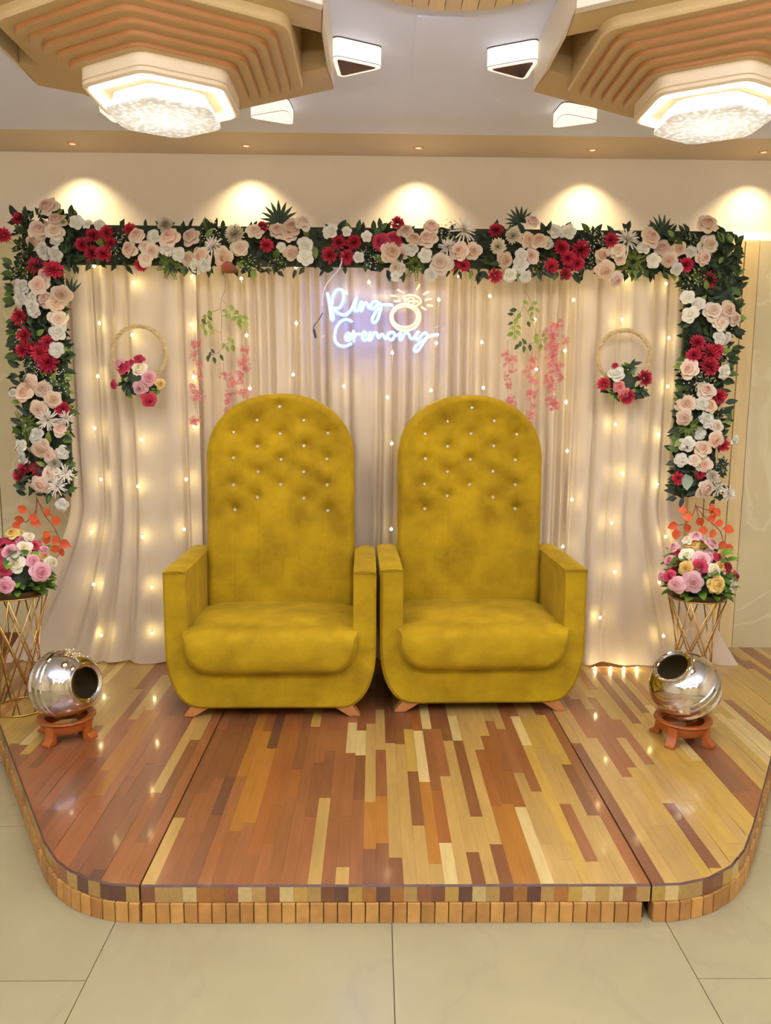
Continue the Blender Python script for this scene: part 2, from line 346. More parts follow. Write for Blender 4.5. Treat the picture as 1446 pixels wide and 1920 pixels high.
RIGHT=[('R',1.501,2.156,0.039),('R',1.628,2.092,0.042),('Y',1.524,2.089,0.063),('W',1.511,2.003,0.034),('W',1.573,1.973,0.032),('W',1.531,1.921,0.039),('P',1.638,1.938,0.042),('P',1.706,1.943,0.039),('P',1.678,1.884,0.037),('P',1.745,1.908,0.034),('W',1.683,1.813,0.034),('W',1.725,1.818,0.026),('R',1.574,1.791,0.037),('A',1.716,2.03,0.058),('R',1.562,1.729,0.039),('R',1.643,1.737,0.053),('R',1.639,1.675,0.05),('R',1.674,1.758,0.032),('P',1.539,1.661,0.045),('W',1.71,1.652,0.037),('B',1.569,1.602,0.068),('B',1.627,1.615,0.047),('P',1.633,1.558,0.042),('R',1.705,1.53,0.039),('P',1.544,1.489,0.045),('P',1.657,1.484,0.034),('W',1.611,1.495,0.032),('P',1.529,1.428,0.037),('W',1.645,1.416,0.042),('W',1.62,1.349,0.032),('P',1.693,1.384,0.032),('P',1.686,1.32,0.039),('R',1.734,1.291,0.037),('W',1.786,1.318,0.026),('W',1.551,1.298,0.039),('P',1.633,1.275,0.039),('W',1.537,1.215,0.034),('P',1.593,1.216,0.029),('P',1.649,1.194,0.039),('R',1.523,1.124,0.034),('R',1.638,1.149,0.032),('C',1.693,1.135,0.032),('P',1.656,1.073,0.045),('S',1.724,1.073,0.037),('S',1.769,1.049,0.042),('F',1.562,1.383,0.058),('B',1.751,1.195,0.042)]
BQL=[('y',0.003,-0.0,0.246,0.032),('c',0.072,-0.0,0.237,0.023),('h',0.006,-0.0,0.22,0.03),('h',-0.047,-0.0,0.213,0.021),('p',0.026,-0.083,0.182,0.035),('c',0.07,-0.054,0.19,0.035),('h',0.088,-0.0,0.192,0.028),('y',0.128,-0.0,0.152,0.028),('p',0.134,-0.0,0.178,0.021),('h',-0.014,-0.087,0.168,0.028),('c',0.063,-0.122,0.141,0.035),('p',0.124,-0.094,0.147,0.03),('h',0.018,-0.13,0.117,0.035),('p',0.157,-0.103,0.102,0.042),('c',0.159,-0.0,0.119,0.032),('p',0.031,-0.146,0.054,0.037),('p',-0.102,-0.0,0.201,0.03),('c',-0.049,-0.088,0.145,0.032),('y',-0.098,-0.065,0.126,0.032),('h',-0.073,-0.104,0.074,0.032),('p',0.038,-0.0,0.213,0.028)]
BQR=[('p',-0.021,-0.0,0.27,0.027),('c',-0.062,-0.0,0.249,0.024),('y',-0.038,-0.0,0.227,0.032),('p',0.052,-0.0,0.235,0.032),('p',-0.121,-0.0,0.221,0.022),('h',-0.096,-0.0,0.188,0.024),('c',-0.079,-0.054,0.186,0.032),('p',-0.027,-0.091,0.176,0.037),('p',0.011,-0.07,0.185,0.024),('h',0.065,-0.043,0.177,0.024),('y',0.103,-0.0,0.187,0.024),('p',-0.131,-0.0,0.15,0.032),('h',-0.046,-0.117,0.149,0.034),('y',-0.104,-0.112,0.141,0.032),('c',0.016,-0.112,0.136,0.032),('y',0.063,-0.08,0.147,0.022),('h',0.115,-0.044,0.132,0.027),('h',0.173,-0.0,0.08,0.027),('p',-0.178,-0.034,0.086,0.024),('h',-0.163,-0.092,0.099,0.029),('p',-0.146,-0.123,0.071,0.037),('p',-0.082,-0.143,0.088,0.044),('y',0.027,-0.129,0.073,0.044),('c',0.143,-0.054,0.051,0.032)]
STR=[[(-1.367,2.137),(-1.353,1.865),(-1.372,1.608),(-1.399,1.352),(-1.379,1.094),(-1.439,0.825),(-1.44,0.552),(-1.412,0.281)],[(-1.178,2.061),(-1.195,1.808),(-1.169,1.295),(-1.194,1.06),(-1.179,0.802),(-1.142,0.539),(-1.148,0.294)],[(-0.893,2.091),(-0.902,1.864),(-0.899,1.609),(-0.903,1.363),(-0.95,1.097),(-0.968,0.841)],[(-0.654,2.084),(-0.633,1.813),(-0.621,1.554)],[(-0.387,2.139),(-0.387,1.873),(-0.405,1.624)],[(-0.141,2.02),(-0.152,1.568)],[(-0.03,2.072),(0.087,1.734),(0.065,1.515),(0.088,1.285),(0.089,0.847)],[(0.314,1.992),(0.305,1.782),(0.282,1.551)],[(0.411,2.106),(0.565,2.012),(0.531,1.789),(0.544,1.566)],[(0.791,1.901),(0.807,1.659),(0.749,1.414)],[(0.979,1.997),(0.947,1.751),(0.962,1.498),(0.977,1.253),(1.011,1.005),(0.975,0.76)],[(1.231,2.096),(1.225,1.905),(1.216,1.388),(1.268,1.139),(1.221,0.885),(1.25,0.63),(1.184,0.384)],[(1.434,2.08),(1.462,1.817),(1.471,1.58),(1.436,1.339),(1.445,1.086),(1.504,0.815),(1.485,0.575),(1.523,0.287)]]
NRING=[[(-0.2304,2.0107),(-0.2255,1.9876),(-0.2206,1.9536),(-0.2157,1.9195),(-0.2132,1.8926),(-0.2082,1.8866),(-0.2032,1.8927),(-0.2069,1.9245),(-0.2106,1.9586),(-0.2055,1.9927),(-0.1942,2.0195),(-0.1768,2.0317),(-0.1593,2.0246),(-0.1518,2.0053),(-0.1556,1.9761),(-0.1668,1.9516),(-0.1819,1.9418),(-0.2006,1.9416)],[(-0.2019,1.9391),(-0.1844,1.9222),(-0.1644,1.9126),(-0.1443,1.9116),(-0.1268,1.9227),(-0.1118,1.9424),(-0.1018,1.9668),(-0.0906,1.9925),(-0.0968,1.9645),(-0.1005,1.94),(-0.0943,1.9291),(-0.0818,1.9353),(-0.0743,1.9573),(-0.0669,1.9757),(-0.0705,1.9525),(-0.0717,1.9342),(-0.063,1.9355),(-0.0568,1.9551),(-0.0468,1.9698),(-0.0368,1.9625),(-0.0305,1.9468),(-0.0217,1.9456)],[(0.0107,1.9764),(-0.0068,1.9738),(-0.0193,1.9578),(-0.0192,1.9432),(-0.0042,1.9433),(0.0108,1.9581),(0.0182,1.9679),(0.0308,1.9558),(0.0235,1.9265),(0.0137,1.8921),(-0.0013,1.8761),(-0.0139,1.8846),(-0.0065,1.9091),(0.0109,1.9361),(0.0308,1.9558),(0.0508,1.9609),(0.0834,1.9587)]]
NCER=[[(-0.1144,1.8803),(-0.1316,1.8875),(-0.151,1.8873),(-0.1725,1.8725),(-0.1897,1.845),(-0.1962,1.8133),(-0.1941,1.788),(-0.1812,1.769),(-0.1596,1.7607),(-0.138,1.763),(-0.1165,1.7738)],[(-0.1424,1.799),(-0.1273,1.8033),(-0.1219,1.816),(-0.1294,1.8244),(-0.1402,1.8138),(-0.1424,1.7968),(-0.1359,1.7884),(-0.1208,1.7928),(-0.11,1.814),(-0.1036,1.8352),(-0.1031,1.8141),(-0.1025,1.7866)],[(-0.1025,1.7972),(-0.0928,1.8163),(-0.0734,1.8196)],[(-0.0604,1.8039),(-0.0454,1.8124),(-0.0433,1.8251),(-0.054,1.8293),(-0.0626,1.8144),(-0.0582,1.7954),(-0.0453,1.7903),(-0.0324,1.802),(-0.026,1.8189),(-0.0217,1.8316),(-0.0249,1.8105),(-0.028,1.7915),(-0.0183,1.7936),(-0.0109,1.8127),(-0.0002,1.8276),(0.0107,1.8214),(0.0151,1.8066),(0.0215,1.8046),(0.0322,1.8194),(0.0409,1.8153),(0.0496,1.8006),(0.0583,1.8006)],[(0.0981,1.8178),(0.0893,1.8293),(0.0764,1.8292),(0.0657,1.8217),(0.0615,1.8069),(0.0745,1.7943),(0.0896,1.7987),(0.0981,1.8156),(0.1132,1.8158),(0.126,1.8286),(0.1219,1.8095),(0.1242,1.7947),(0.1328,1.799),(0.1412,1.8181),(0.1541,1.8277),(0.1671,1.8204),(0.1738,1.8057),(0.1846,1.7995),(0.1953,1.8101),(0.2059,1.825),(0.2166,1.8356),(0.2038,1.8186),(0.1975,1.8038),(0.2041,1.7964),(0.217,1.8018),(0.2319,1.8189),(0.2447,1.8285),(0.2556,1.8212),(0.2537,1.8064),(0.2389,1.783),(0.222,1.7553),(0.207,1.7403),(0.194,1.7444),(0.1981,1.7593),(0.2152,1.7764),(0.2388,1.7936),(0.2644,1.8107),(0.2859,1.8183),(0.3075,1.8206)]]
NGOLD=[[(0.2202,1.9035),(0.218,1.8871),(0.211,1.8717),(0.1998,1.8584),(0.185,1.8482),(0.1677,1.8417),(0.1491,1.8394),(0.1305,1.8414),(0.1131,1.8476),(0.0981,1.8576),(0.0866,1.8706),(0.0793,1.8859),(0.0767,1.9022),(0.079,1.9186),(0.0861,1.9339),(0.0973,1.9471),(0.1121,1.9573),(0.1293,1.9637),(0.1478,1.966),(0.1663,1.964),(0.1837,1.9579),(0.1986,1.948),(0.2102,1.935),(0.2176,1.9198),(0.2202,1.9035)],[(0.2064,1.9048),(0.2045,1.8918),(0.1986,1.8797),(0.1891,1.8693),(0.1766,1.8612),(0.162,1.8561),(0.1463,1.8543),(0.1306,1.8559),(0.1159,1.8607),(0.1032,1.8686),(0.0935,1.8788),(0.0873,1.8908),(0.0852,1.9037),(0.0871,1.9166),(0.093,1.9287),(0.1026,1.9391),(0.115,1.9471),(0.1296,1.9522),(0.1452,1.954),(0.1609,1.9524),(0.1756,1.9476),(0.1882,1.9398),(0.1979,1.9296),(0.2041,1.9176),(0.2064,1.9048)]]
NDIA=[[(0.1395,1.9917),(0.15,2.004),(0.1714,2.0076),(0.1947,2.0044),(0.2145,1.9941),(0.2237,1.9785),(0.2149,1.9645),(0.1953,1.9557),(0.1793,1.9503),(0.1667,1.9502),(0.1577,1.9605),(0.145,1.9761),(0.1395,1.9917)],[(0.1502,1.9866),(0.168,1.9954),(0.1841,1.9921),(0.1896,1.9817),(0.2076,1.9784)],[(0.1485,1.984),(0.179,1.9781),(0.2094,1.9749)],[(0.1637,1.978),(0.1667,1.9537)],[(0.1898,1.9695),(0.1721,1.9502)]]
NRAY=[[(0.0786,2.0042),(0.1036,2.0018)],[(0.1114,2.0322),(0.132,2.0194)],[(0.0949,1.9783),(0.1199,1.9785)],[(0.2033,2.0357),(0.2155,2.0566)],[(0.2366,2.0117),(0.2597,2.0249)],[(0.246,1.9857),(0.2718,1.9903)],[(0.2562,1.9605),(0.2786,1.9573)],[(0.2276,1.9507),(0.2475,1.9395)]]
VL={'stem':[[(-0.729,2.102),(-0.73,2.027),(-0.745,1.995),(-0.754,1.944),(-0.771,1.93),(-0.799,1.921),(-0.824,1.899),(-0.843,1.875)],[(-0.754,1.944),(-0.749,1.896),(-0.753,1.808),(-0.75,1.752),(-0.776,1.724),(-0.817,1.715)],[(-0.741,1.979),(-0.718,1.95),(-0.686,1.936),(-0.662,1.901),(-0.659,1.857)],[(-0.75,1.752),(-0.721,1.773),(-0.697,1.781)]],'light':[(-0.732,1.926),(-0.719,1.902),(-0.698,1.938),(-0.68,1.919),(-0.688,1.889),(-0.666,1.873),(-0.659,1.853),(-0.633,1.895),(-0.634,1.867),(-0.656,1.897),(-0.806,1.911),(-0.831,1.895),(-0.84,1.85),(-0.807,1.864),(-0.803,1.848),(-0.83,1.82),(-0.798,1.826),(-0.715,1.793),(-0.697,1.777),(-0.742,1.758),(-0.724,1.744),(-0.695,1.747)],'dark':[(-0.837,1.875),(-0.806,1.892),(-0.796,1.734),(-0.81,1.716),(-0.821,1.697),(-0.789,1.689),(-0.753,1.702)]}
VR={'stem':[[(0.738,2.09),(0.735,2.015),(0.726,1.963),(0.711,1.923),(0.692,1.887),(0.688,1.819)],[(0.738,2.027),(0.758,1.995),(0.772,1.956),(0.765,1.916),(0.754,1.875)],[(0.732,1.963),(0.761,1.916),(0.787,1.852),(0.793,1.799),(0.765,1.783),(0.72,1.779)],[(0.793,1.799),(0.818,1.804),(0.839,1.8)]],'light':[(0.738,1.979),(0.785,1.978),(0.764,1.948),(0.797,1.942),(0.769,1.922),(0.776,1.896),(0.705,1.913),(0.692,1.889),(0.674,1.857),(0.709,1.861),(0.667,1.827),(0.706,1.833),(0.69,1.811),(0.793,1.814),(0.796,1.791),(0.839,1.8),(0.819,1.765),(0.831,1.826)],'dark':[(0.756,1.876),(0.678,1.943),(0.664,1.923),(0.667,1.879),(0.736,1.793),(0.718,1.781),(0.701,1.766),(0.737,1.755),(0.768,1.763)]}
BL=[[(-0.881,1.767),(-0.873,1.755),(-0.89,1.735),(-0.886,1.703),(-0.871,1.663),(-0.868,1.63),(-0.866,1.606),(-0.897,1.549),(-0.878,1.541),(-0.862,1.525),(-0.896,1.496),(-0.907,1.401),(-0.895,1.377),(-0.87,1.393)],[(-0.745,1.619),(-0.712,1.607),(-0.713,1.587),(-0.709,1.562),(-0.706,1.53),(-0.726,1.526),(-0.715,1.501),(-0.727,1.485),(-0.728,1.448)],[(-0.632,1.741),(-0.644,1.733),(-0.639,1.709),(-0.658,1.684),(-0.637,1.681),(-0.65,1.664),(-0.634,1.656),(-0.659,1.628),(-0.671,1.607),(-0.672,1.583),(-0.652,1.53),(-0.632,1.522)]]
BR=[[(0.655,1.738),(0.653,1.718),(0.676,1.706),(0.648,1.685),(0.678,1.645),(0.65,1.628),(0.661,1.6),(0.666,1.575),(0.678,1.522),(0.666,1.501),(0.687,1.481),(0.684,1.46)],[(0.78,1.702),(0.781,1.662),(0.757,1.649),(0.778,1.625),(0.788,1.597),(0.785,1.547),(0.769,1.531),(0.782,1.519),(0.783,1.486),(0.789,1.436),(0.773,1.424),(0.774,1.386),(0.783,1.361)],[(0.897,1.881),(0.91,1.873),(0.874,1.856),(0.854,1.836),(0.879,1.82),(0.867,1.8),(0.852,1.772),(0.888,1.804),(0.886,1.748),(0.898,1.756),(0.862,1.711),(0.883,1.719),(0.876,1.687),(0.897,1.663),(0.914,1.671),(0.865,1.63),(0.875,1.601),(0.908,1.61),(0.866,1.601),(0.876,1.562),(0.894,1.519),(0.87,1.503),(0.888,1.47),(0.904,1.478),(0.93,1.793)]]
OL={'stem':[[(-1.673,1.017),(-1.679,0.95),(-1.726,0.891),(-1.747,0.891)],[(-1.673,1.017),(-1.679,0.936),(-1.69,0.884)],[(-1.673,1.009),(-1.637,0.921),(-1.596,0.862),(-1.57,0.795),(-1.562,0.743)],[(-1.674,0.995),(-1.621,0.936),(-1.579,0.899)]],'leaf':[(-1.744,0.954),(-1.761,0.902),(-1.692,0.91),(-1.679,0.884),(-1.621,0.936),(-1.58,0.895),(-1.631,0.825),(-1.636,0.798),(-1.592,0.795),(-1.545,0.776),(-1.594,0.754),(-1.562,0.735),(-1.782,0.865),(-1.693,0.553),(-1.719,0.542)]}
OR={'stem':[[(1.616,0.998),(1.611,0.961),(1.577,0.9),(1.511,0.885)],[(1.616,0.99),(1.665,0.931),(1.744,0.864),(1.77,0.803),(1.795,0.773)],[(1.616,0.99),(1.644,0.908),(1.662,0.86)],[(1.624,0.983),(1.693,0.961),(1.707,0.961)]],'leaf':[(1.551,0.964),(1.575,0.93),(1.503,0.885),(1.579,0.874),(1.525,0.84),(1.644,0.905),(1.658,0.86),(1.711,0.845),(1.699,0.972),(1.723,0.954),(1.702,0.924),(1.741,0.901),(1.792,0.868),(1.76,0.788),(1.797,0.77)]}
WLF=[('p',-1.233,1.665,0.023),('h',-1.212,1.649,0.029),('h',-1.174,1.668,0.016),('h',-1.137,1.685,0.022),('c',-1.137,1.642,0.033),('p',-1.094,1.597,0.033),('p',-1.135,1.551,0.03),('h',-1.26,1.566,0.019),('y',-1.042,1.573,0.022),('h',-1.094,1.497,0.03),('G',-1.193,1.598,0.044),('G',-1.211,1.55,0.046),('G',-1.089,1.537,0.044),('G',-1.161,1.585,0.044)]
WRF=[('W',1.179,1.634,0.035),('R',1.314,1.616,0.039),('R',1.122,1.587,0.03),('o',1.197,1.577,0.027),('o',1.221,1.542,0.027),('R',1.236,1.526,0.035),('R',1.171,1.674,0.016),('G',1.243,1.659,0.046),('G',1.246,1.591,0.049),('G',1.29,1.551,0.044),('G',1.193,1.55,0.046),('G',1.158,1.582,0.033)]
WLC=[[-1.152, 1.721], [-1.287, 1.712], [-1.147, 1.856], [-1.016, 1.74]]
WRC=[[1.229, 1.724], [1.092, 1.718], [1.223, 1.856], [1.367, 1.725]]

STAGE_Z = .115
WALLY = 4.365

# ================================================================ the room
mb = MB(); mb.box((-3.6, -3.6, -.12), (3.8, WALLY+.2, -.004))
floor = struct(build('floor', mb, M_GROUT))
xs = [-3.142, -2.342, -1.542, -.742, .058, .858, 1.658, 2.458, 3.258]
tile_cache = {}
for i in range(len(xs)-1):
    x0, x1 = xs[i]+.0012, xs[i+1]-.0012
    off = 1.872 if i not in (3, 4) else 1.48
    y = off-.752*7
    while y < WALLY:
        y0, y1 = y+.0012, y+.752-.0012
        key = (round(x1-x0, 4), round(y1-y0, 4))
        if key not in tile_cache:
            t = MB(); t.box((0, 0, -.012), (key[0], key[1], 0)); tile_cache[key] = t.mesh('tile', M_TILE)
        place('tile', tile_cache[key], floor, (x0, y0, 0))
        y += .752
mb = MB(); mb.box((-3.6, WALLY, -.1), (3.8, WALLY+.15, 2.9)); wall_back = struct(build('wall_back', mb, M_WALL))
mb = MB(); mb.box((-3.75, -3.6, -.1), (-3.6, WALLY+.15, 2.9)); struct(build('wall_left', mb, M_WALL))
mb = MB(); mb.box((3.8, -3.6, -.1), (3.95, WALLY+.15, 2.9)); struct(build('wall_right', mb, M_WALL))
mb = MB(); mb.box((-3.75, -3.75, -.1), (3.95, -3.6, 2.9)); struct(build('wall_rear', mb, M_WALL))
# marble cladding of the lower wall, one slab per piece
for x0, x1 in ((-3.6, -2.06), (-2.056, -.86), (-.856, .34), (.344, 1.54), (2.055, 3.8)):
    t = MB(); t.box((x0, WALLY-.022, .0), (x1, WALLY, 2.36))
    bevel(build('marble_panel', t, M_MARW, wall_back), .003, 1)
t = MB(); t.box((1.54, WALLY-.014, 2.36), (3.8, WALLY, 2.395)); t.box((-3.6, WALLY-.014, 2.36), (1.54, WALLY, 2.378))
build('ledge', t, M_CEIL, wall_back)
trim = None
for k, (x0, x1) in enumerate(((1.75, 1.838), (1.84, 1.897), (1.899, 1.972), (1.974, 2.05))):
    t = MB(); t.box((x0, WALLY-.026-(.004 if k % 2 else 0), 0), (x1, WALLY, 2.355))
    b = bevel(build('batten', t, M_BATTEN, wall_back), .003, 1)
mb = MB(); mb.box((-3.6, WALLY-.034, STAGE_Z), (-1.78, WALLY-.023, STAGE_Z+.075)); struct(build('baseboard_left', mb, M_BASE))
# ceiling
mb = MB(); mb.box((-3.75, -3.75, 2.77), (3.95, WALLY+.15, 2.9)); struct(build('ceiling', mb, M_CEILB))
mb = MB(); mb.box((-3.6, -3.6, 2.764), (3.8, 4.0, 2.7699)); bevel(struct(build('ceiling_board', mb, M_CEIL)), .004, 1)
mb = MB(); mb.box((.135, 2.82, 2.7615), (.29, 3.44, 2.7638)); struct(build('trim_1', mb, M_CEIL))

# ================================================================ stage
def clip(poly, outline):
    out = poly; n = len(outline)
    for i in range(n):
        ax, ay = outline[i]; bx, by = outline[(i+1) % n]
        inp = out; out = []
        if not inp: break
        for j in range(len(inp)):
            p = inp[j]; q = inp[(j+1) % len(inp)]
            dp = (bx-ax)*(p[1]-ay)-(by-ay)*(p[0]-ax); dq = (bx-ax)*(q[1]-ay)-(by-ay)*(q[0]-ax)
            if dp >= -1e-9: out.append(p)
            if (dp > 1e-9 and dq < -1e-9) or (dp < -1e-9 and dq > 1e-9):
                t = dp/(dp-dq); out.append((p[0]+t*(q[0]-p[0]), p[1]+t*(q[1]-p[1])))
    return out
def parea(p): return .5*abs(sum(p[i][0]*p[(i+1) % len(p)][1]-p[(i+1) % len(p)][0]*p[i][1] for i in range(len(p))))
def edge_inset(pt, segs, d):
    best = None
    for (ax, ay), (bx, by) in segs:
        L = math.hypot(bx-ax, by-ay); ux, uy = (bx-ax)/L, (by-ay)/L
        t = (pt[0]-ax)*ux+(pt[1]-ay)*uy; dist = abs((pt[0]-ax)*uy-(pt[1]-ay)*ux)
        if -1e-4 < t < L+1e-4 and dist < 1e-4: best = (pt[0]-uy*d, pt[1]+ux*d)
    return best
BACK = WALLY-.03
LOUT = [(-.6695, 2.104), (-.6695, BACK), (-2.28, BACK), (-1.484, 3.055), (-1.329, 2.812), (-1.143, 2.512), (-1.036, 2.333), (-.957, 2.232), (-.895, 2.178), (-.83, 2.141), (-.76, 2.115)]
ROUT = [(.8135, BACK), (.8135, 2.104), (.901, 2.110), (.995, 2.138), (1.091, 2.2), (1.169, 2.285), (1.264, 2.425), (1.411, 2.66), (1.557, 2.897), (2.42, BACK)]
COUT = [(-.6645, 2.104), (.8085, 2.104), (.8085, BACK), (-.6645, BACK)]
def ccw(p):
    a = sum(p[i][0]*p[(i+1) % len(p)][1]-p[(i+1) % len(p)][0]*p[i][1] for i in range(len(p)))
    return p if a > 0 else p[::-1]
def hull(pts):
    pts = sorted(set(pts)); lo = []; up = []
    cr = lambda o, a, b: (a[0]-o[0])*(b[1]-o[1])-(a[1]-o[1])*(b[0]-o[0])
    for p in pts:
        while len(lo) >= 2 and cr(lo[-2], lo[-1], p) <= 0: lo.pop()
        lo.append(p)
    for p in reversed(pts):
        while len(up) >= 2 and cr(up[-2], up[-1], p) <= 0: up.pop()
        up.append(p)
    return lo[:-1]+up[:-1]
def pick(x, y, rng):
    t = min(1, max(0, (x+.78)/1.85)); t = t*t*(3-2*t)
    wl = dict(red=.44, brown=.24, rust=.20, dark=.03, tan=.06, orange=.03, yellow=.0, pale=.0)
    wr = dict(red=.06, brown=.05, rust=.05, dark=.0, tan=.42, orange=.07, yellow=.28, pale=.07)
    if x < -1.0 and y > 2.8:
        u = min(1, (y-2.8)/.5)*min(1, (-1.0-x)/.3); t = max(t, .75*u)
    if -.1 < x < .55: wl = dict(wl); wl.update(pale=.12, tan=.14, dark=.06)
    ks = list(wl); ws = [wl[k]*(1-t)+wr[k]*t for k in ks]
    return rng.choices(ks, ws)[0]
def stage(label, outline, x0, nstrip, seed, lens):
    rng = random.Random(seed)
    out = hull(outline); n = len(out)
    cx = sum(p[0] for p in out)/n; cy = 2.104
    t = thing('stage_platform', label, 'stage', (cx, cy, 0), 'stage platform sections')
    free = []
    for i in range(n):
        a, b = out[i], out[(i+1) % n]
        seam = abs(a[0]-b[0]) < 1e-6 and (abs(abs(a[0]+.667)) < .01 or abs(a[0]-.811) < .01)
        if not (a[1] > BACK-1e-6 and b[1] > BACK-1e-6): free.append((a, b, seam))
    segs = [(a, b) for a, b, s in free]
    w = .03981; last = None
    for i in range(nstrip):
        xa, xb = x0+i*w, x0+(i+1)*w
        y = 2.05-rng.random()*.3
        prev, row = (row if i else []), []
        while y < BACK:
            L = rng.uniform(*lens); g = .00015
            poly = clip([(xa+g, y+g), (xb-g, y+g), (xb-g, y+L-g), (xa+g, y+L-g)], out)
            if len(poly) >= 3 and parea(poly) > 1e-5:
                zt = STAGE_Z+rng.uniform(-.0004, .0003)
                top = []; ch = []
                for p in poly:
                    q = edge_inset(p, segs, .0045)
                    top.append(q if q else p); ch.append(q is not None)
                if any(ch):
                    L1 = [(px-cx, py-cy, .0625) for px, py in poly]; L2 = [(px-cx, py-cy, zt-.0055) for px, py in poly]; L3 = [(px-cx, py-cy, zt) for px, py in top]
                    b = MB(); m = len(poly)
                    b.add(L1+L2+L3, [tuple(reversed(range(m))), tuple(range(2*m, 3*m))]+[(j, (j+1) % m, m+(j+1) % m, m+j) for j in range(m)], 0)
                    b.f += [(m+j, m+(j+1) % m, 2*m+(j+1) % m, 2*m+j) for j in range(m)]
                    b.m += [1 if ch[j] and ch[(j+1) % m] else 0 for j in range(m)]
                    for j in range(m):
                        if ch[j] and ch[(j+1) % m]: b.m[2+j] = 2
                else:
                    b = MB(); b.prism([(px-cx, py-cy) for px, py in poly], .0625, zt)
                near = [q for q in prev if q[0] < y+L/2 < q[1]]
                k = near[0][2] if (near and rng.random() < .34) else pick(sum(p[0] for p in poly)/len(poly), sum(p[1] for p in poly)/len(poly), rng)
                row.append((y, y+L, k))
                build('plank', b, [PL[k], M_EDGE, PL[rng.choices(['tan', 'orange', 'yellow', 'brown', 'pale', 'dark', 'red'], (5, 3, 3, 2.2, 1.5, .8, 2))[0]]], t)
            y += L
    # lower row of kerfed blocks under the planks, following the open edges
    chain = [(a, b) for a, b, s in free if not s]
    core = MB(); core.prism([((px-cx)*.985, (py-cy)*.992+.02) for px, py in out], .0, .062); build('core', core, M_DARKWOOD, t)
    pts = []
    start = [a for a, b in chain if not any(abs(a[0]-d[0])+abs(a[1]-d[1]) < 1e-6 for c, d in chain)][0]
    cur = start; pts = [cur]; nx = {a: b for a, b in chain}
    while cur in nx: cur = nx[cur]; pts.append(cur)
    cum = [0]
    for i in range(1, len(pts)): cum.append(cum[-1]+math.hypot(pts[i][0]-pts[i-1][0], pts[i][1]-pts[i-1][1]))
    def at(s):
        for i in range(1, len(pts)):
            if s <= cum[i] or i == len(pts)-1:
                f = (s-cum[i-1])/(cum[i]-cum[i-1]); return (pts[i-1][0]+f*(pts[i][0]-pts[i-1][0]), pts[i-1][1]+f*(pts[i][1]-pts[i-1][1]))
    pitch = .0402; s = .004
    while s+pitch*.6 < cum[-1]:
        e = min(s+pitch-.0028, cum[-1])
        a, b_ = at(s), at(e); L = math.hypot(b_[0]-a[0], b_[1]-a[1]); nx_, ny_ = -(b_[1]-a[1])/L, (b_[0]-a[0])/L
        o1, o2 = -.007+rng.uniform(-.0008, .0008), .03
        q = [(a[0]+nx_*o1, a[1]+ny_*o1), (b_[0]+nx_*o1, b_[1]+ny_*o1), (b_[0]+nx_*o2, b_[1]+ny_*o2), (a[0]+nx_*o2, a[1]+ny_*o2)]
        blk = MB(); blk.prism([(x-cx, y-cy) for x, y in ccw(q)], .0005, .0605)
        bevel(build('edge_block', blk, rng.choice(BLK), t), .0007, 1)
        s += pitch
    return t
stage('middle stage section under the two mustard chairs, reddish planks turning pale', COUT, -.6645, 37, 5, (.22, .75))
stage('stage section of mostly red-brown planks with rounded corner beneath the pot facing right', LOUT, -.6695-.03981*41, 41, 12, (.3, .8))
stage('stage section of mostly yellow planks with rounded corner beneath the upward tilted pot', ROUT, .8135, 41, 23, (.3, .8))

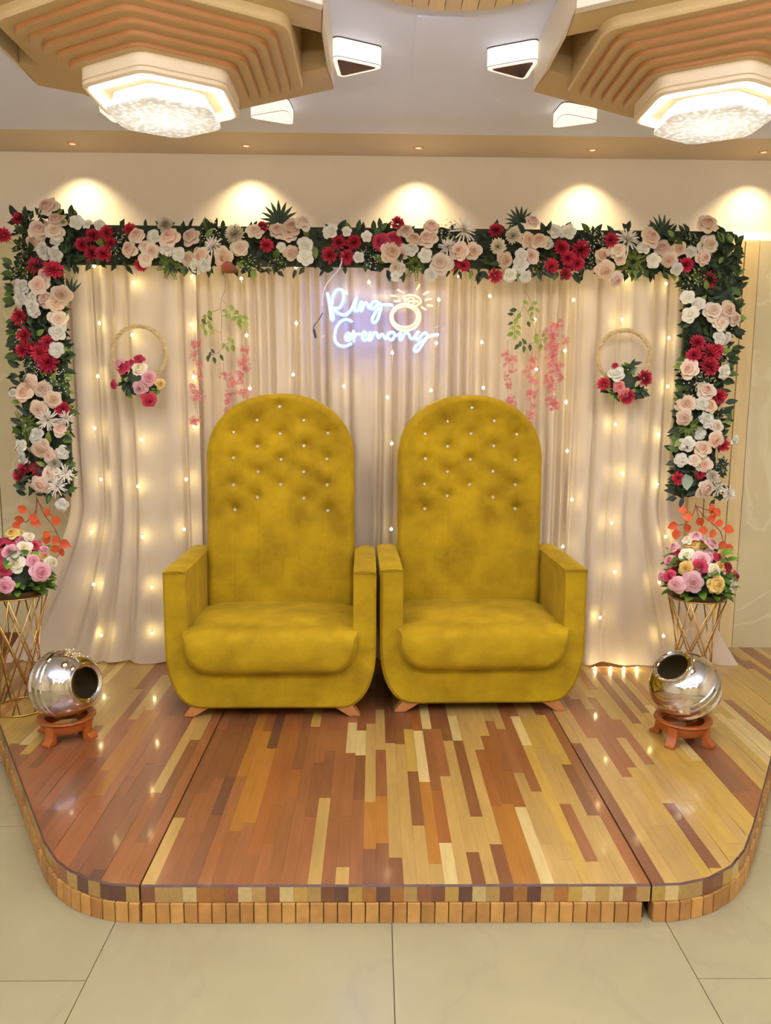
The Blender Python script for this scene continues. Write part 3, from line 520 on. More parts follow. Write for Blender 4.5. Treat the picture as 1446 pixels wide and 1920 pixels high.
# ================================================================ chairs
def superprofile(hw, z0, z1, rx, rz, n=9, p=2.0):
    """U outline: straight sides from z1 down to z0+rz, rounded bottom corners."""
    pts = [(-hw, z1), (-hw, z0+rz)]
    for i in range(1, n+1):
        a = pi/2*i/n; pts.append((-hw+rx*(1-cos(a)**(2/p)), z0+rz*(1-sin(a)**(2/p))))
    r = [(-x, z) for x, z in reversed(pts)]
    return pts+r
def make_chair(name, label, loc, rz, jitter):
    t = thing(name, label, 'chair', loc, 'throne chairs on the stage', rz)
    rng = random.Random(jitter)
    hw = .456; D0, D1 = 0.0, .60       # front face at y=0, back at y=.6, z=0 stage top
    ZT = .655
    # shell: arms and base in one U-shaped body
    out = superprofile(hw, .045, ZT, .150, .27, 10, 2.2)
    inn = superprofile(.357, .205, ZT, .10, .10, 10, 2.0)
    ns = len(out)
    b = MB(); e = .012
    def layer(poly, y, grow): return [(x+(grow if x > 0 else -grow)*0, y, z) for x, z in poly]
    def sh(poly, d):
        c = []
        for x, z in poly: c.append((x*(1-d/.46), z if z > ZT-1e-6 else z+d*(1-(z-.045)/(ZT-.045))))
        return c
    F = [(x, D0, z) for x, z in sh(out, .012)]; F2 = [(x, D0+.012, z) for x, z in out]
    B2 = [(x, D1-.012, z) for x, z in out]; B = [(x, D1, z) for x, z in sh(out, .012)]
    FI = [(x, D0, z) for x, z in inn]; BI = [(x, D1, z) for x, z in inn]
    vs = F+F2+B2+B+FI+BI; f = []
    for j in range(ns-1):
        f += [(j, ns+j, ns+j+1, j+1), (ns+j, 2*ns+j, 2*ns+j+1, ns+j+1), (2*ns+j, 3*ns+j, 3*ns+j+1, 2*ns+j+1),
              (4*ns+j, j, j+1, 4*ns+j+1), (5*ns+j, 4*ns+j, 4*ns+j+1, 5*ns+j+1), (3*ns+j, 5*ns+j, 5*ns+j+1, 3*ns+j+1)]
    for j in (0, ns-1):
        q = [(0+j, 4*ns+j, 5*ns+j, 3*ns+j, 2*ns+j, ns+j)]
        f += q if j == 0 else [tuple(reversed(q[0]))]
    b.add(vs, f); shell = build('shell', b, M_VELVET, t, smooth=35)
    # padded arm tops
    for sx in (-1, 1):
        a = MB(); N = 10
        rs = []
        for k, y in enumerate([0.0, .006, .02, .3, .58, .594, .6]):
            g = [.006, .002, 0, 0, 0, .002, .006][k]
            x0, x1 = .3572+g, hw-g; pr = []
            for i in range(N+1):
                u = i/N; pr.append((sx*(x0+(x1-x0)*u), y, ZT-.002+(.013-g)*(1-abs(2*u-1)**3.2)))
            pr += [(sx*x1, y, ZT-.003), (sx*x0, y, ZT-.003)]
            rs.append(pr if sx > 0 else pr[::-1])
        a.rings(rs[::-1]); build('arm_pad', a, M_VELVET, t, smooth=32)
        # front corner seam of the arm
        sm = MB(); sm.tube([(sx*(.36), .0, ZT+.006), (sx*.362, -.0008, ZT-.005), (sx*.405, -.0012, ZT-.006), (sx*.452, -.0008, ZT-.005)], .0016, 5)
        build('seam', sm, M_SEAM, t)
    # seat cushion with the rolled front lip
    c = MB()
    lip = superprofile(.377, .204, .398, .118, .150, 10, 2.1)
    tops = [(.377*(1-2*i/10), .398+.012*(1-(1-2*i/10)**4)) for i in range(11)][1:-1]
    loop = lip+tops
    zc = .30; rs = []
    for k in range(8):
        a_ = pi/2*k/7; y = -.056+.075*(1-cos(a_)); d = .062*(1-sin(a_))
        rs.append([(x*(1-d*.55/.377), y, zc+(z-zc)*(1-d/.11)) for x, z in loop])
    rs.append([(x, .05, z) for x, z in loop])
    # shallow pillow centre of the front face
    rs.insert(0, [(x*.5, -.060, zc+(z-zc)*.25) for x, z in loop])
    c.rings(rs)
    rs = []
    for y, dz in ((.03, -.01), (.05, .0), (.12, .006), (.25, .009), (.38, .004), (.46, -.004)):
        ring = [(-.353, y, .25), (-.355, y, .39+dz)]+[(.355*(-1+2*i/12), y, .402+dz+.012*(1-abs(-1+2*i/12)**5)) for i in range(1, 12)]+[(.355, y, .39+dz), (.353, y, .25)]
        rs.append(ring[::-1])
    c.rings(rs)
    build('seat_cushion', c, M_VELVET, t, smooth=60)
    # tufted tall back
    BZ0, BZ1 = .16, 1.413; BHW = .3545; rise = .315
    btn = []
    for r in range(9):
        z = 1.348-.0618*r
        if r == 0: xs_ = [0]
        elif r % 2: xs_ = [-1, 1]
        elif r == 8: xs_ = [-2, 2]
        else: xs_ = [-2, 0, 2]
        for q in xs_: btn.append((q*.1125+rng.uniform(-.003, .003), z+rng.uniform(-.003, .003)))
    def halfw(z):
        zs = BZ1-rise
        if z <= zs: return BHW
        u = (z-zs)/rise; return BHW*max(0, 1-u**2.12)**(1/2.12)
    def yfront(z): return .445+max(0, z-.4)*.055
    def depth(x, z):
        d = 0
        if z > .55:
            pad = .012*min(1, max(0, (z-.80)/.12))
            for bx, bz in btn:
                r2 = ((x-bx)/.044)**2+((z-bz-.004)/.040)**2
                d += .050*math.exp(-sqrt(r2+.03)*1.35)
                # diagonal and vertical pull folds
            d -= pad
            for bx, bz in btn:
                for sx in (-1, 1):
                    # fold running diagonally to the neighbouring button
                    ex, ez = bx+sx*.1125, bz-.0618
                    if not any(abs(ex-q[0]) < .02 and abs(ez-q[1]) < .02 for q in btn): continue
                    ux, uz = ex-bx, ez-bz; L2 = ux*ux+uz*uz; s = ((x-bx)*ux+(z-bz)*uz)/L2
                    if 0 < s < 1:
                        dd = abs((x-bx)*uz-(z-bz)*ux)/sqrt(L2); d += .0010*math.exp(-(dd/.014)**2)*min(1, 4*s*(1-s)+.3)
        k = min(1, max(0, (.92-z)/.1))
        for gx in (-.225, -.1125, 0, .1125, .225): d += .0036*math.exp(-((x-gx)/.0045)**2)*k
        for gx in (-.225, .225): d += .0016*math.exp(-((x-gx)/.004)**2)*min(1, max(0, (1.26-z)/.05))*(1-k)
        d += .002*math.exp(-((z-.485)/.004)**2)*.8
        return d
    NX, NZ = 110, 190
    bk = MB(); vs = []; f = []
    zs_ = BZ1-rise
    for j in range(NZ+1):
        z = BZ0+(zs_-BZ0)*j/110 if j <= 110 else zs_+rise*sin(pi/2*(j-110)/(NZ-110))
        z = min(z, BZ1-.00002); h = halfw(z)
        for i in range(NX+1):
            u = -1+2*i/NX; x = h*u
            ed = min(h-abs(x), (BZ1-z)*1.0); ed = max(ed, 0)
            # true distance to the arch edge, roughly
            if z > BZ1-rise:
                q = (abs(x)/BHW)**2.12+((z-(BZ1-rise))/rise)**2.12
                ed = min(ed, max(0, (1-q))*.15)
            rd = .022*(1-min(1, ed/.03))**2.4
            vs.append((x, yfront(z)+depth(x, z)*min(1, ed/.03)+rd, z))
    for j in range(NZ):
        for i in range(NX):
            a_ = j*(NX+1)+i; f.append((a_, a_+1, a_+NX+2, a_+NX+1))
    bk.add(vs, f)
    # rim and flat rear of the back, same outline
    rim = []
    for j in range(NZ+1): rim.append(j*(NX+1)+NX)
    for i in range(NX-1, 0, -1): rim.append(NZ*(NX+1)+i)
    for j in range(NZ, -1, -1): rim.append(j*(NX+1))
    off = len(bk.v); base = [bk.v[i] for i in rim]
    T = .135
    r2 = [(x, yfront(z)+T, z) for x, y, z in base]
    bk.v += r2; m = len(rim)
    for q in range(m-1):
        bk.f.append((rim[q], off+q, off+q+1, rim[q+1])); bk.m.append(0)
    bk.f.append(tuple(off+q for q in range(m))); bk.m.append(0)
    back = build('backrest', bk, M_VELVET, t, smooth=60)
    bm_ = MB(); bm_.lathe([(.0001, .0065), (.0028, .006), (.0048, .0035), (.0055, .0), (.0055, -.003)], 10); bmesh_ = bm_.mesh('button', M_CRYS, 25)
    for bx, bz in btn:
        y = yfront(bz)+depth(bx, bz)
        place('button', bmesh_, back, (bx, y-.004, bz), (radians(90), 0, 0), 1.9)
    # splayed block feet
    for sx in (-1, 1):
        for yy in (.045, .5):
            l = MB()
            x0 = .255*sx; x1 = .345*sx
            tp = [(x0, yy-.03, .058), (x0+sx*.085, yy-.03, .075), (x0+sx*.085, yy+.03, .075), (x0, yy+.03, .058)]
            bt = [(x1-sx*.005, yy-.022, 0), (x1+sx*.045, yy-.022, 0), (x1+sx*.045, yy+.022, 0), (x1-sx*.005, yy+.022, 0)]
            if sx < 0: tp, bt = tp[::-1], bt[::-1]
            l.rings([bt, tp]); bevel(build('leg', l, M_LEGW, t), .003, 1)
    return t
make_chair('throne_chair', 'mustard velvet tall arched tufted chair whose arm nears the pot facing right', (-.4435, 3.30, STAGE_Z+.0005), radians(.8), 1)
make_chair('throne_chair', 'mustard velvet tall arched tufted chair standing closer to the upward tilted pot', (.486, 3.365, STAGE_Z+.0005), radians(1.5), 2)

# ================================================================ backdrop: curtains
CURT_Y = 4.05
def curtain(label, x0, x1, ytop, seed, flareL, flareR, dens, amp):
    rng = random.Random(seed)
    nx = max(40, int((x1-x0)*250)); nz = 46
    ztop, zbot = 2.25, STAGE_Z+.004
    # irregular pleats: list of fold centres
    folds = []; x = x0-.1
    while x < x1+.1:
        w_ = rng.uniform(.6, 1.5)*dens; folds.append((x, w_, rng.uniform(.35, 1.0))); x += w_
    def fold(x, z):
        s = 0
        for c, w_, a in folds:
            d = (x-c)/(w_*.34)
            if abs(d) < 3: s += a*math.exp(-d*d)
        return s
    gaps = [(c+w_*.5, rng.uniform(.25, 1.0), rng.uniform(.008, .017)) for c, w_, a in folds if rng.random() < .8]
    vs = []; f = []
    for j in range(nz+1):
        t_ = j/nz; z = ztop+(zbot-ztop)*t_
        for i in range(nx+1):
            u = i/nx; x = x0+(x1-x0)*u
            k = max(0, (.95-z)/.835)
            fx = x+flareR*k**1.3*max(0, (u-.35)/.65)**1.5-flareL*k**1.3*max(0, (.65-u)/.65)**1.5
            a = amp*(.75+.35*t_)
            wob = .006*sin(9*x+2.2*z+seed)+.004*sin(23*x-3*z)
            xx = x+.012*sin(2.1*z+seed)*(1-u)
            y = ytop-a*fold(xx, z)+wob+sum(.038*g*math.exp(-((xx-c)/w_)**2) for c, g, w_ in gaps if abs(xx-c) < .05)
            if z < .3:
                q = (.3-z)/.2; y -= .028*q*q*(.6+.4*sin(15*x+seed)); y -= .03*q*q*(flareL*max(0, .5-u)+flareR*max(0, u-.5))*2
            vs.append((fx, y, z+(.006*sin(31*x+seed) if j == nz else 0)+(.004 if j == nz else 0)))
    for j in range(nz):
        for i in range(nx):
            a = j*(nx+1)+i; f.append((a, a+1, a+nx+2, a+nx+1))
    b = MB(); b.add(vs, f)
    o = build('backdrop_curtain', b, M_CLOTH, None, smooth='all')
    tag(o, label, 'curtain', 'white curtains of the backdrop')
    return o
curtain('white sheer curtain with broad folds behind the basket of pink and white roses', -1.55, -.885, CURT_Y, 3, .40, .0, .105, .034)
curtain('white sheer curtain with narrow pleats behind the neon sign', -.93, 1.03, CURT_Y+.055, 8, .0, .0, .066, .030)
curtain('white sheer curtain behind the rope hoop basket holding red pompom flowers', 1.0, 1.545, CURT_Y, 14, .0, .40, .095, .034)
# frame that carries curtains and garlands
t = thing('backdrop_stand', 'slim metal stand carrying curtains and garlands, hidden behind them', 'stand', (0, 4.23, STAGE_Z))
for sx in (-1.47, 1.47):
    b = MB(); b.tube([(sx, 0, 0), (sx, 0, 2.2)], .016, 8); build('pole', b, M_TRIMD, t)
    b = MB(); b.box((sx-.12, -.04, 0), (sx+.12, .1, .012)); build('foot', b, M_TRIMD, t)
b = MB(); b.tube([(-1.62, 0, 2.22), (1.64, 0, 2.22)], .014, 8); build('crossbar', b, M_TRIMD, t)

# ================================================================ flower kit
def mix(a, b, t): return tuple(a[i]*(1-t)+b[i]*t for i in range(3))
def L3(c): return lin(c)[:3]
def petal(mb, a0, wid, r0, r1, z0, z1, curl, ca, cb, nu=4, nv=4, wave=0, ph=0, close=0):
    vs = []; cs = []; f = []
    for j in range(nv+1):
        t = j/nv
        for i in range(nu+1):
            u = -1+2*i/nu; te = t*(1-.22*u*u*(t))
            r = r0+(r1-r0)*te**1.15-close*te**4; z = z0+(z1-z0)*sin(te*pi/2)-curl*te**3+wave*sin(3*u+ph)*t
            a = a0+u*wid*(.45+.55*sin(te*pi*.62+.35))
            vs.append((r*cos(a), r*sin(a), z)); cs.append(mix(ca, cb, t**.8))
    for j in range(nv):
        for i in range(nu):
            q = j*(nu+1)+i; f.append((q, q+1, q+nu+2, q+nu+1))
    mb.add(vs, f, 0, cs)
def rose(seed, inner, outer, open_=1.0):
    r = random.Random(seed); mb = MB()
    ci, co = L3(inner), L3(outer); mid = mix(ci, co, .45)
    mb.lathe([(.66, .10), (.60, .30), (.42, .46), (.22, .56), (.0, .60)], 12); mb.c += [mix(ci, co, .35)]*len(mb.v)
    deep = mix(ci, (.30, .04, .03), .10); J = lambda q=.1: r.uniform(1-q, 1+q)
    for k in range(3): petal(mb, k*2.1+r.random(), 1.3, .05, .21*J(), .0, .74*J(.05), 0, ci, mix(ci, co, .3), close=.13)
    for k in range(3): petal(mb, k*2.1+.9+r.random()*.4, 1.25, .08, .36*J(), -.05, .72*J(.06), .02, deep, mix(ci, co, .45), close=.10)
    for k in range(4): petal(mb, k*1.57+.4+r.random()*.4, 1.0, .1, .55*J(), -.15, .66*J(.08), .06, deep, mix(ci, co, .65), wave=.02, ph=r.random()*6, close=.06)
    for k in range(5): petal(mb, k*1.256+r.random()*.5, .86, .12, .80*open_*J(), -.25, .58*J(.12), .24, mix(ci, co, .1), mix(mid, co, .8), wave=.05, ph=r.random()*6)
    for k in range(5): petal(mb, k*1.256+.6+r.random()*.5, .78, .12, 1.06*open_*J(.12), -.35, .42*J(.25), .40, mix(ci, co, .35), co, wave=.09, ph=r.random()*6)
    return mb.mesh('rose', PETAL, 'all')
def blossom(seed, col, throat):
    r = random.Random(seed); mb = MB(); c, t = L3(col), L3(throat)
    mb.lathe([(.6, .05), (.5, .22), (.28, .38), (.0, .44)], 12); mb.c += [mix(t, c, .35)]*len(mb.v)
    for k in range(3): petal(mb, k*2.1+r.random()*.6, 1.1, .05, .36, .0, .58, .02, mix(t, c, .4), c, wave=.05, ph=r.random()*6)
    for k in range(4): petal(mb, k*1.57+r.random()*.5, .95, .07, .70, -.15, .55, .16, mix(t, c, .5), c, wave=.10, ph=r.random()*6)
    for k in range(5): petal(mb, k*1.256+.5+r.random()*.5, .78, .08, 1.02, -.25, .42, .30, mix(t, c, .6), c, wave=.12, ph=r.random()*6, nv=4)
    return mb.mesh('white_blossom', PETAL, 'all')
def pompom(seed, deep, tip, n=85, spread=1.0, longer=1.0):
    r = random.Random(seed); mb = MB(); cd, ct = L3(deep), L3(tip); g = pi*(3-sqrt(5))
    for i in range(n):
        el = 1-(i+.5)/n*1.15; el = max(-.25, el); a = g*i+r.random()*.3
        rr = sqrt(max(0, 1-el*el)); d = Vector((rr*cos(a), rr*sin(a), el*.85)).normalized()
        L = r.uniform(.82, 1.04)*longer; sd = d.cross(Vector((0, 0, 1)) if abs(d.z) < .95 else Vector((1, 0, 0))).normalized(); w = r.uniform(.085, .12)
        nrm = sd.cross(d)
        p0 = d*.2; p1 = d*L*.7; p2 = d*L+nrm*.06
        mb.add([p0-sd*w*.5, p0+sd*w*.5, p1-sd*w+nrm*.03, p1+sd*w+nrm*.03, p2-sd*w*.35, p2+sd*w*.35], [(0, 1, 3, 2), (2, 3, 5, 4)], 0, [cd, cd, mix(cd, ct, .6), mix(cd, ct, .6), ct, ct])
    return mb.mesh('chrysanthemum', PETAL)
def spider(seed):
    r = random.Random(seed); mb = MB(); cb, ct = L3((214, 204, 168)), L3((244, 238, 226))
    for i in range(46):
        a = i*2.399+r.random()*.3; lay = i/46
        el = radians(75-85*lay); d = Vector((cos(a)*cos(el), sin(a)*cos(el), sin(el))); L = r.uniform(.55, .7)+.5*lay
        sd = Vector((-sin(a), cos(a), 0)); w = r.uniform(.05, .075)
        pts = [d*.08, d*L*.55+Vector((0, 0, .06)), d*L-Vector((0, 0, .14*lay))]
        vs = []
        for p, k in zip(pts, (.5, 1, .8)): vs += [p-sd*w*k, p+sd*w*k]
        mb.add(vs, [(0, 1, 3, 2), (2, 3, 5, 4)], 0, [cb, cb, ct, ct, ct, ct])
    return mb.mesh('spider_chrysanthemum', PETAL)
def leafgeo(mb, base, d, n, L, wd, c1, c2, curve=.12, nv=4):
    d = Vector(d).normalized(); n = Vector(n).normalized(); s = d.cross(n).normalized(); n = s.cross(d)
    vs = []; cs = []; f = []
    for j in range(nv+1):
        t = j/nv; w = wd*L*(sin(pi*t**.8)**.85 if 0 < t < 1 else 0.0)+.004*L
        p = Vector(base)+d*(L*t)-n*(curve*L*t*t)
        vs += [p-s*w+n*w*.35, p, p+s*w+n*w*.35]; cs += [mix(c1, c2, t), mix(c1, c2, .3+.5*t), mix(c1, c2, t)]
    for j in range(nv):
        q = j*3; f += [(q, q+1, q+4, q+3), (q+1, q+2, q+5, q+4)]
    mb.add(vs, f, 0, cs)
def leafmesh(c1, c2, wd=.24, name='leaf', curve=.15):
    mb = MB(); leafgeo(mb, (0, 0, 0), (0, 1, 0), (0, 0, 1), 1, wd, L3(c1), L3(c2), curve); return mb.mesh(name, LEAFM, 'all')
def spray(seed, ball, leafc, n=46, r=.075, name='baby_breath_spray'):
    rg = random.Random(seed); mb = MB(); lc = L3(leafc)
    for k in range(9):
        a = rg.random()*6.28; leafgeo(mb, (0, 0, -.35), (cos(a), sin(a), .25), (0, 0, 1), rg.uniform(.7, 1.05), .2, lc, mix(lc, (0, 0, 0), .2), nv=3)
    for k in range(n):
        a = rg.random()*6.28; q = sqrt(rg.random())*1.0
        p = (q*cos(a), q*sin(a), .28-.3*q*q+rg.uniform(-.08, .15))
        mb.octa(p, r*rg.uniform(.7, 1.2), mix(L3(ball), (1, 1, .9), rg.random()*.2))
    return mb.mesh(name, PETAL)
def fern(seed):
    rg = random.Random(seed); mb = MB(); c1, c2 = L3((64, 84, 28)), L3((140, 152, 58))
    for k in range(8):
        a = k*.785+rg.random()*.4; d = Vector((cos(a), sin(a), .12))
        for q in range(1, 9):
            b = d*(q/8.5)+Vector((0, 0, .15-.2*(q/9)**2))
            for s in (-1, 1):
                e = d*.6+Vector((-sin(a), cos(a), 0))*s*.8+Vector((0, 0, rg.uniform(-.1, .5)))
                leafgeo(mb, b, e, (0, 0, 1), .30*(1.1-q/14), .22, c1, mix(c1, c2, rg.uniform(.3, 1)), nv=2)
    return mb.mesh('fern_spray', LEAFM)
def palm(seed):
    rg = random.Random(seed); mb = MB(); c1, c2 = L3((30, 44, 24)), L3((70, 92, 60))
    for k in range(11):
        a = radians(-100+20*k); d = Vector((sin(a), cos(a), .1))
        leafgeo(mb, (0, -.2, 0), d, (0, 0, 1), 1.25-.25*abs(a)/1.7, .09, c1, c2, .1, 3)
    return mb.mesh('palm_frond', LEAFM)
CREAM = [rose(k, a, b) for k, (a, b) in enumerate([((224, 170, 146), (240, 222, 194)), ((228, 172, 152), (242, 226, 202)), ((216, 168, 134), (236, 214, 182)), ((234, 202, 172), (242, 230, 206))])]
WHITE = [blossom(k+10, (240, 236, 222), (206, 208, 168)) for k in range(3)]
REDP = [pompom(k+20, (150, 24, 50), (214, 58, 80)) for k in range(2)]+[pompom(33, (150, 24, 46), (212, 60, 76), 60, longer=1.06)]
CPOM = [pompom(k+40, (204, 190, 150), (242, 234, 212), 100) for k in range(2)]
SPID = [spider(k+50) for k in range(2)]
HOT = [rose(60, (150, 24, 48), (206, 60, 84)), rose(61, (166, 34, 60), (198, 62, 88))]
PINK = [rose(70, (206, 120, 130), (228, 172, 176)), rose(71, (196, 128, 128), (226, 182, 178))]
YELL = [rose(75, (206, 150, 48), (236, 202, 116)), rose(76, (214, 164, 70), (234, 206, 124))]
IVORY = [rose(80, (226, 214, 160), (242, 236, 212)), rose(81, (222, 206, 158), (240, 230, 206))]
CORAL = [rose(83, (196, 96, 92), (220, 140, 132))]
BREATH = [spray(90, (222, 220, 196), (44, 58, 34), 60, .06), spray(91, (216, 214, 188), (40, 54, 32), 60, .06)]
BERRY = [spray(92, (176, 174, 104), (62, 78, 34), 52, .075, 'berry_spray')]
FERN = [fern(95)]; PALM = [palm(96)]
LEAVES = [leafmesh((28, 42, 22), (52, 70, 38)), leafmesh((22, 34, 18), (44, 60, 34), .2), leafmesh((46, 66, 26), (86, 112, 44), .28), leafmesh((78, 104, 34), (138, 158, 62), .27)]
KIT = {'P': ('rose', CREAM), 'W': ('white_blossom', WHITE), 'R': ('chrysanthemum', REDP), 'C': ('cream_chrysanthemum', CPOM), 'S': ('spider_chrysanthemum', SPID),
       'B': ('baby_breath_spray', BREATH), 'Y': ('berry_spray', BERRY), 'F': ('fern_spray', FERN), 'A': ('palm_frond', PALM), 'K': ('rose', HOT),
       'p': ('rose', PINK), 'h': ('rose', HOT), 'y': ('rose', YELL), 'c': ('rose', IVORY), 'o': ('rose', CORAL)}
def bloom(kind, parent, loc, r, nrm, rng):
    nm, lst = KIT[kind]
    me = rng.choice(lst)
    k = {'P': 1.12, 'W': 1.1, 'R': 1.05, 'S': 1.15, 'B': 1.12, 'Y': 1.1, 'F': 1.2, 'A': 1.5}.get(kind, 1.12)
    if kind == 'A': m = zto((rng.uniform(-.3, .3), -1, .3), pi/2*0) 
    else: m = zto(nrm, rng.random()*6.28)
    return place(nm, me, parent, loc, m, r*k)
def foliage_mass(name, pts, parent, rng, n, size):
    mb = MB(); cs = [L3((26, 38, 20)), L3((40, 54, 28)), L3((58, 74, 34))]
    for k in range(n):
        x0, z0, x1, z1 = rng.choice(pts)
        p = Vector((rng.uniform(x0, x1), rng.uniform(-.035, .0), rng.uniform(z0, z1)))
        a = rng.random()*6.28; d = Vector((cos(a), -.35*rng.random(), sin(a))); c = rng.choice(cs)
        leafgeo(mb, p, d, (rng.uniform(-.3, .3), -1, rng.uniform(-.3, .3)), size*rng.uniform(.7, 1.2), .26, c, mix(c, (0, 0, 0), .15), nv=2)
    o = build(name, mb, LEAFM, parent); o['kind'] = 'stuff'; return o
YB = 3.965
def garland(label, flowers, rects, boards, seed, nleaf, cx, cz, horizontal, lim):
    rng = random.Random(seed)
    t = thing('flower_garland', label, 'garland', (cx, YB, cz), 'flower garlands framing the backdrop')
    for x0, z0, x1, z1 in boards:
        b = MB(); b.box((x0-cx, .0, z0-cz), (x1-cx, .022, z1-cz)); bevel(build('backing_board', b, M_BOARD, t), .003, 1)
    foliage_mass('foliage', [(a-cx, b_-cz, c-cx, d-cz) for a, b_, c, d in rects], t, rng, int(nleaf*3.2), .05)
    for kind, x, z, r in flowers:
        if horizontal: n = Vector((rng.uniform(-.35, .35), -1, (z-2.21)/.12*.45+rng.uniform(-.25, .3)))
        else: n = Vector(((x-cx)/.13*.45+rng.uniform(-.25, .25), -1, rng.uniform(-.25, .4)))
        d = {'B': .03, 'Y': .03, 'F': .025, 'A': .015, 'R': .035, 'S': .055}.get(kind, .045)+rng.uniform(-.012, .02)
        o = bloom(kind, t, (x-cx, -d, z-cz), r, n, rng)
        if kind == 'A':
            sgn = (x-cx)
            ang = (0 if horizontal else (-.9 if sgn > 0 else .9))+rng.uniform(-.3, .3)
            o.matrix_local = Matrix.Translation((x-cx, -d, z-cz)) @ zto((rng.uniform(-.2, .2), -1, .25)).to_4x4() @ Matrix.Rotation(ang if horizontal else -ang, 4, 'Z') @ Matrix.Scale(r*1.7, 4)
        if kind in 'K': pass
    for k in range(nleaf):
        x0, z0, x1, z1 = rng.choice(rects)
        edge = rng.random() < .45
        x = rng.uniform(x0, x1); z = rng.uniform(z0, z1)
        if edge:
            if horizontal: z = z1-.01 if rng.random() < .55 else z0+.012
            else: x = x0+.01 if rng.random() < .5 else x1-.01
        ox, oz = (x-(x0+x1)/2)/(x1-x0), (z-(z0+z1)/2)/(z1-z0)
        a = rng.random()*6.28
        d = Vector((cos(a)*.6+(ox*2.2 if not horizontal else 0), -.25*rng.random(), sin(a)*.6+(oz*2.0 if horizontal else 0)))
        nrm = Vector((rng.uniform(-.6, .6), -1, rng.uniform(-.2, .7)))
        s = d.cross(nrm).normalized(); nn = s.cross(d.normalized())
        m = Matrix((s, d.normalized(), nn)).transposed()
        lm = rng.choices(LEAVES, (5, 4, 2.2, 1.2))[0]
        place('leaf', lm, t, (x-cx, -rng.uniform(.02, .05), z-cz), m, rng.uniform(.042, .066))
    return t
garland('long horizontal garland of cream roses and red blooms above the curtains', TOP,
        [(1.60, 2.10, 1.755, 2.27), (-1.72, 2.13, -1.42, 2.36), (-1.42, 2.13, -.6, 2.31), (-.6, 2.11, .3, 2.31), (.3, 2.11, 1.2, 2.31), (1.2, 2.12, 1.70, 2.32)],
        [(-1.70, 2.14, 1.74, 2.325)], 101, 270, 0.0, 2.22, True, None)
garland('vertical garland of roses and red pompoms hanging beside the wall socket', LEFT,
        [(-1.745, 1.75, -1.52, 2.13), (-1.745, 1.4, -1.51, 1.75), (-1.74, 1.02, -1.52, 1.4)], [(-1.72, 1.03, -1.515, 2.139)], 102, 165, -1.625, 1.58, False, None)
garland('vertical garland of roses and red blooms hanging before the yellow wooden battens', RIGHT,
        [(1.52, 1.75, 1.765, 2.13), (1.52, 1.4, 1.745, 1.75), (1.51, 1.02, 1.73, 1.4)], [(1.525, 1.03, 1.725, 2.139)], 103, 165, 1.64, 1.58, False, None)
def odd_leaf(parent, c1, c2, x, z, size, ang, label):
    me = leafmesh(c1, c2, .36); d = Vector((cos(ang), -.1, sin(ang))).normalized(); s = d.cross(Vector((0, -1, .3))).normalized()
    o = place('leaf', me, parent, (x-parent.location.x, -.075, z-parent.location.z), Matrix((s, d, s.cross(d))).transposed(), size); o['label'] = label
G = {o.name: o for o in COL.objects if o.name.startswith('flower_garland')}
odd_leaf(G['flower_garland.002'], (92, 112, 84), (176, 190, 160), 1.548, 1.150, .085, -1.4, 'pale grey-green striped leaf')
odd_leaf(G['flower_garland'], (196, 84, 40), (52, 66, 34), -.735, 2.128, .085, -.3, 'leaf turning from orange to green')
# ================================================================ orange leaf sprays under the columns
def heartleaf(c1, c2):
    mb = MB(); leafgeo(mb, (0, 0, 0), (0, 1, 0), (0, 0, 1), 1, .40, L3(c1), L3(c2), .1, 5); return mb.mesh('leaf', LEAFM, 'all')
ORL = [heartleaf((214, 84, 40), (232, 108, 56)), heartleaf((196, 70, 30), (222, 96, 46))]
def leafspray(name, label, data, y, stemm, leaves, size, seed, group, droop=True, cat='leaf spray', dark=None, r0=.0022):
    rng = random.Random(seed)
    s0 = data['stem'][0][0]
    t = thing(name, label, cat, (s0[0], y, s0[1]), group)
    for st in data['stem']:
        b = MB(); b.tube(crom([(x-s0[0], 0, z-s0[1]) for x, z in st], 5), r0, 5); build('stem', b, stemm, t, smooth='all')
    segs = [Vector((x, 0, z)) for st in data['stem'] for x, z in [(q.x, q.z) for q in crom([(a, 0, c) for a, c in st], 6)]]
    lists = [(data.get('leaf', data.get('light')), leaves)]+([(data['dark'], dark)] if dark else [])
    for lst, ms in lists:
        for x, z in lst:
            p = Vector((x, 0, z)); c = min(segs, key=lambda q: (q-p).length)
            d = (p-c) if (p-c).length > .004 else Vector((rng.uniform(-1, 1), 0, -1)); d.normalize()
            d = (d+Vector((0, 0, -.5 if droop else -.1))).normalized()
            nrm = Vector((rng.uniform(-.4, .4), -1, rng.uniform(-.2, .5)))
            s = d.cross(nrm).normalized(); m = Matrix((s, d, s.cross(d))).transposed(); sz = size*rng.uniform(.85, 1.15)
            loc = p-d*sz*.5-Vector((s0[0], 0, s0[1])); loc.y = rng.uniform(-.012, .004)
            place('leaf', rng.choice(ms), t, loc, m, sz)
            tw = MB(); tw.tube([c-Vector((s0[0], 0, s0[1])), loc], .0009, 4); build('twig', tw, stemm, t)
    return t
leafspray('orange_leaf_spray', 'orange leaf spray hanging below the garland near the wall socket', OL, 3.91, M_RSTEM, ORL, .054, 7, 'orange leaf sprays')
leafspray('orange_leaf_spray', 'orange leaf spray hanging below the garland in front of the battens', OR, 3.91, M_RSTEM, ORL, .054, 8, 'orange leaf sprays')
VLEAF = [leafmesh((120, 146, 40), (168, 184, 74), .30), leafmesh((110, 132, 42), (150, 170, 66), .28)]
VDARK = [leafmesh((48, 68, 30), (92, 112, 54), .27), leafmesh((40, 56, 28), (84, 104, 52), .24)]
